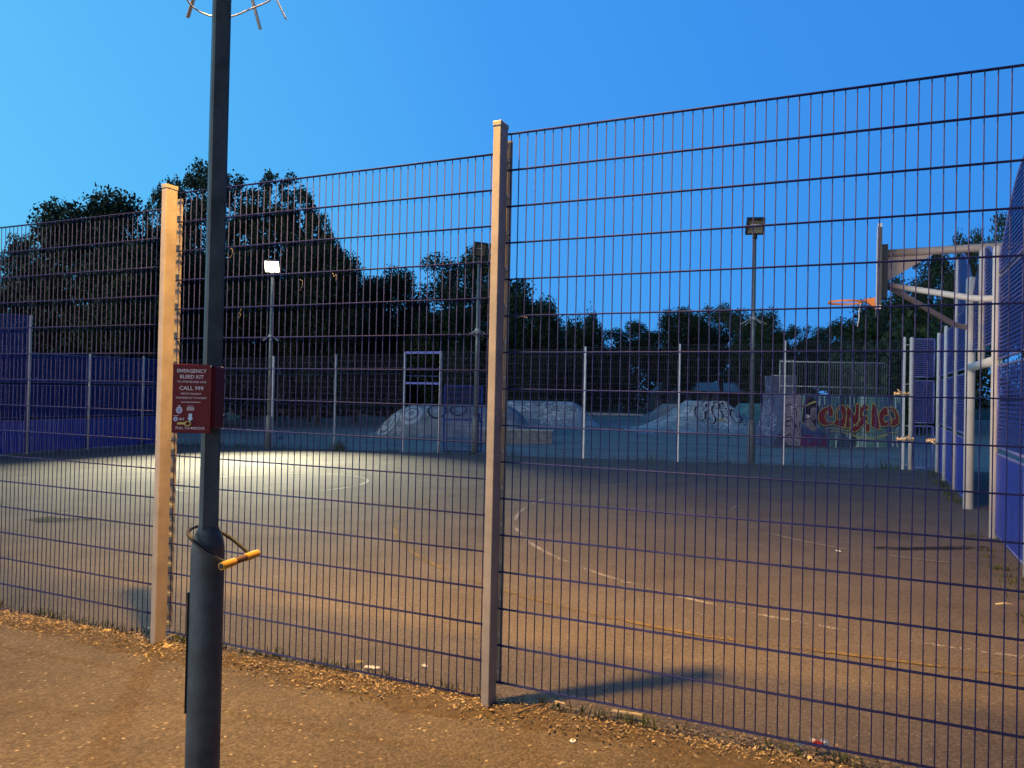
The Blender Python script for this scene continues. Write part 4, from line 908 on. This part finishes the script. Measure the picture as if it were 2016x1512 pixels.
def stick(u0_, v0_, u1_, v1_, r, m, lab, dz=.03, flatw=0, cat='stick', grp='sticks lying along the fence foot'):
    a, b = at_uv(u0_, v0_, dz), at_uv(u1_, v1_, dz + .01); mid = (a + b) / 2 + Vector((.006, .004, .008))
    t = thing('wood_strip' if flatw else 'twig', a, 0, lab, cat, grp)
    if flatw:
        d = b - a; obj('strip', MB().box(d / 2, (d.length, flatw, .006), math.atan2(d.y, d.x)), m, t, .002)
    else: obj('stem', MB().tube([Vector(), mid - a, b - a], 0, 6, True, True, [r, r * .85, r * .4]), m, t)

stick(.197, -.14, .321, .046, .006, M_stick, 'long brown twig lying slanted right of the tall near post')
stick(.317, -.106, .311, .094, .004, M_stick, 'thin brown twig crossing the long twig near the tall post')
stick(.328, .079, .390, .071, .006, M_palestick, 'short pale chip lying beyond the crossed twigs', flatw=.014)
stick(.644, .085, .804, .103, .006, M_palestick, 'pale flat wood strip below the fence shadow', flatw=.026)
stick(.984, .09, 1.106, .126, .004, M_stick, 'thin twig near the pale strip towards the red wrapper')
stick(2.76, 3.36, 2.88, 3.365, .008, M_palestick, 'pale stick on the court near the right blue wall')
stick(-2.44, -.05, -2.40, .02, .003, M_palestick, 'thin pale stalk leaning at the foot of the left near post', .05)
p = at_uv(.563, -.27); t = thing('bottle_cap', p, 0, 'pale round bottle cap lying on the footpath', 'bottle cap')
m = MB(); m.tube([(0, 0, .002), (0, 0, .010)], .0145, 18); obj('rim', m, M_whitebit, t); obj('dark_centre', MB().tube([(0, 0, .0102), (0, 0, .0112)], .006, 12), M_black, t)
def crumple(name, c, r, scl_, m, parent, seed):
    rr = random.Random(seed); bm = bmesh.new(); bmesh.ops.create_icosphere(bm, subdivisions=3, radius=r)
    for v in bm.verts:
        k = 1 + rr.uniform(-.28, .28); v.co = Vector((v.co.x * scl_[0] * k, v.co.y * scl_[1] * k, v.co.z * scl_[2] * k)) + Vector(c)
    me = bpy.data.meshes.new(name); bm.to_mesh(me); bm.free(); me.materials.append(m); return obj(name, me, m, parent)
p = at_uv(1.655, .10, .045); t = thing('crisp_packet', p, 0, 'crumpled red and silver wrapper against the bottom wire', 'wrapper')
crumple('red_side', (-.012, 0, 0), .022, (1.1, .8, .7), M_redfoil, t, 1); crumple('silver_side', (.02, .006, .006), .02, (1.0, .8, .8), M_bluefoil, t, 2); crumple('torn_edge', (-.03, .012, .012), .012, (1, .7, .7), M_whitebit, t, 3)
p = at_uv(1.57, .10, .03); t = thing('pebble', p, 0, 'small pale pebble left of the red wrapper', 'pebble'); crumple('stone', (0, 0, 0), .015, (1.2, .8, .7), M_wallpale, t, 4)
def scrap(u, v, L_, w, m, rz, lab, name, cat):
    p = at_uv(u, v, .008); t = thing(name, p, rz, lab, cat); mb = MB(); n = 8; rr = random.Random(int(u * 100)); vs = []
    for i in range(n + 1):
        x = (i / n - .5) * L_; z = rr.uniform(0, .010); ww = w * (.6 + .4 * math.sin(PI * (i + .5) / (n + 1)))
        vs += [(x, -ww / 2, z), (x, ww / 2, z + rr.uniform(-.002, .006)), (x, ww / 2, z + .009), (x, -ww / 2, z + .0015)]
    mb.add(vs, [(4 * i + j, 4 * (i + 1) + j, 4 * (i + 1) + (j + 1) % 4, 4 * i + (j + 1) % 4) for i in range(n) for j in range(4)] + [(3, 2, 1, 0), (4 * n, 4 * n + 1, 4 * n + 2, 4 * n + 3)])
    obj('sheet', mb, m, t)
scrap(-1.03, .19, .045, .022, M_yellowtag, .2, 'small yellow wrapper on the court behind the middle panel', 'sweet_wrapper', 'wrapper')
scrap(-.90, .14, .10, .022, M_whitebit, -.2, 'torn white paper strip under the middle fence panel', 'paper_scrap', 'paper')
scrap(-.62, .30, .035, .03, M_whitebit, .8, 'small crumpled white tissue in the fence shadow', 'paper_scrap', 'paper')
scrap(-2.36, -.10, .075, .045, M_palestick, -.3, 'large pale dry leaf beside the left near post', 'dry_leaf', 'leaf')
scrap(-3.05, -.03, .06, .035, M_palestick, -.2, 'pale dry leaf left of the left near post', 'dry_leaf', 'leaf')
scrap(1.55, 5.2, .05, .05, M_whitebit, 0, 'white scrap on the court in front of the goal mouth', 'paper_scrap', 'paper')
def tie(u, z, L_, ang, lab):
    p = W(u, -.012); t = thing('torn_tape', (p.x, p.y, z), THETA, lab, 'tape', 'torn tape left on the near fence wires')
    m = MB()
    for k in range(5): x = (k / 4 - .5) * L_; m.tube([(x, .012 + .009 * math.cos(t_), .009 * math.sin(t_)) for t_ in [2 * PI * i / 8 for i in range(9)]], .0034, 5)
    m.tube([(-L_ / 2, -.003, .001), (L_ / 2, -.003, .001)], .0055, 6); obj('wrap', m, M_tape, t)
    c, s = math.cos(ang), math.sin(ang); obj('loose_end', MB().tube([(0, -.004, 0), (c * .012, -.012, s * .012), (c * .03, -.014, s * .028)], 0, 6, True, True, [.0045, .0035, .0015]), M_tape, t)
tie(1.969, 1.727, .055, 2.2, 'upper twist of pale tape on the wires near the graffiti wall end'); tie(1.986, 1.528, .062, 1.0, 'lower twist of pale tape on the wires near the graffiti wall end'); tie(2.085, 1.525, .03, -.5, 'pale tape end sticking out right of the lower twist')
def strand(u, z, pts, lab):
    p = W(u, -.006); t = thing('string_remnant', (p.x, p.y, z), THETA, lab, 'string', 'bits of string caught on the fence wires')
    obj('strand', MB().tube(smooth_path([Vector((a, -.004, b)) for a, b in pts], 4), .0012, 5), M_string, t)
strand(-1.993, 2.571, [(0, .03), (.015, .035), (.022, .01), (.01, -.02), (-.005, -.025)], 'curl of pale string just right of the lamp column shaft')
strand(-1.394, 2.346, [(-.01, .03), (.01, .02), (.006, -.02), (-.01, -.04)], 'pale string hanging just right of the lit floodlight')
strand(-1.139, 2.383, [(-.012, .02), (0, 0), (.014, .012), (.014, -.03)], 'pale string loop on the wires furthest right of the lit floodlight')
strand(-1.892, 2.183, [(.01, .02), (-.004, 0), (.004, -.02), (-.01, -.035)], 'short pale string below the lit floodlight and right of the shaft')
strand(.13, 2.10, [(-.03, .006), (0, .01), (.03, .004)], 'flat pale string remnant just right of the tall near post')

def stain(pts, w, lab): strip('damp_stain', pts, w, M_stain, lab, 'stain', 'dark stains on the court', .007)
M_stain = worn_paint('dark_damp_stain', (.030, .027, .024), None, .4)
stain([(1.9, 5.6), (2.3, 5.75), (2.75, 6.0), (3.0, 6.25)], .16, 'long dark damp streak on the court beside the right blue wall')
stain([(-8.6, 3.1), (-8.2, 3.05), (-7.7, 3.3)], .38, 'dark oval damp patch at the left edge of the court')
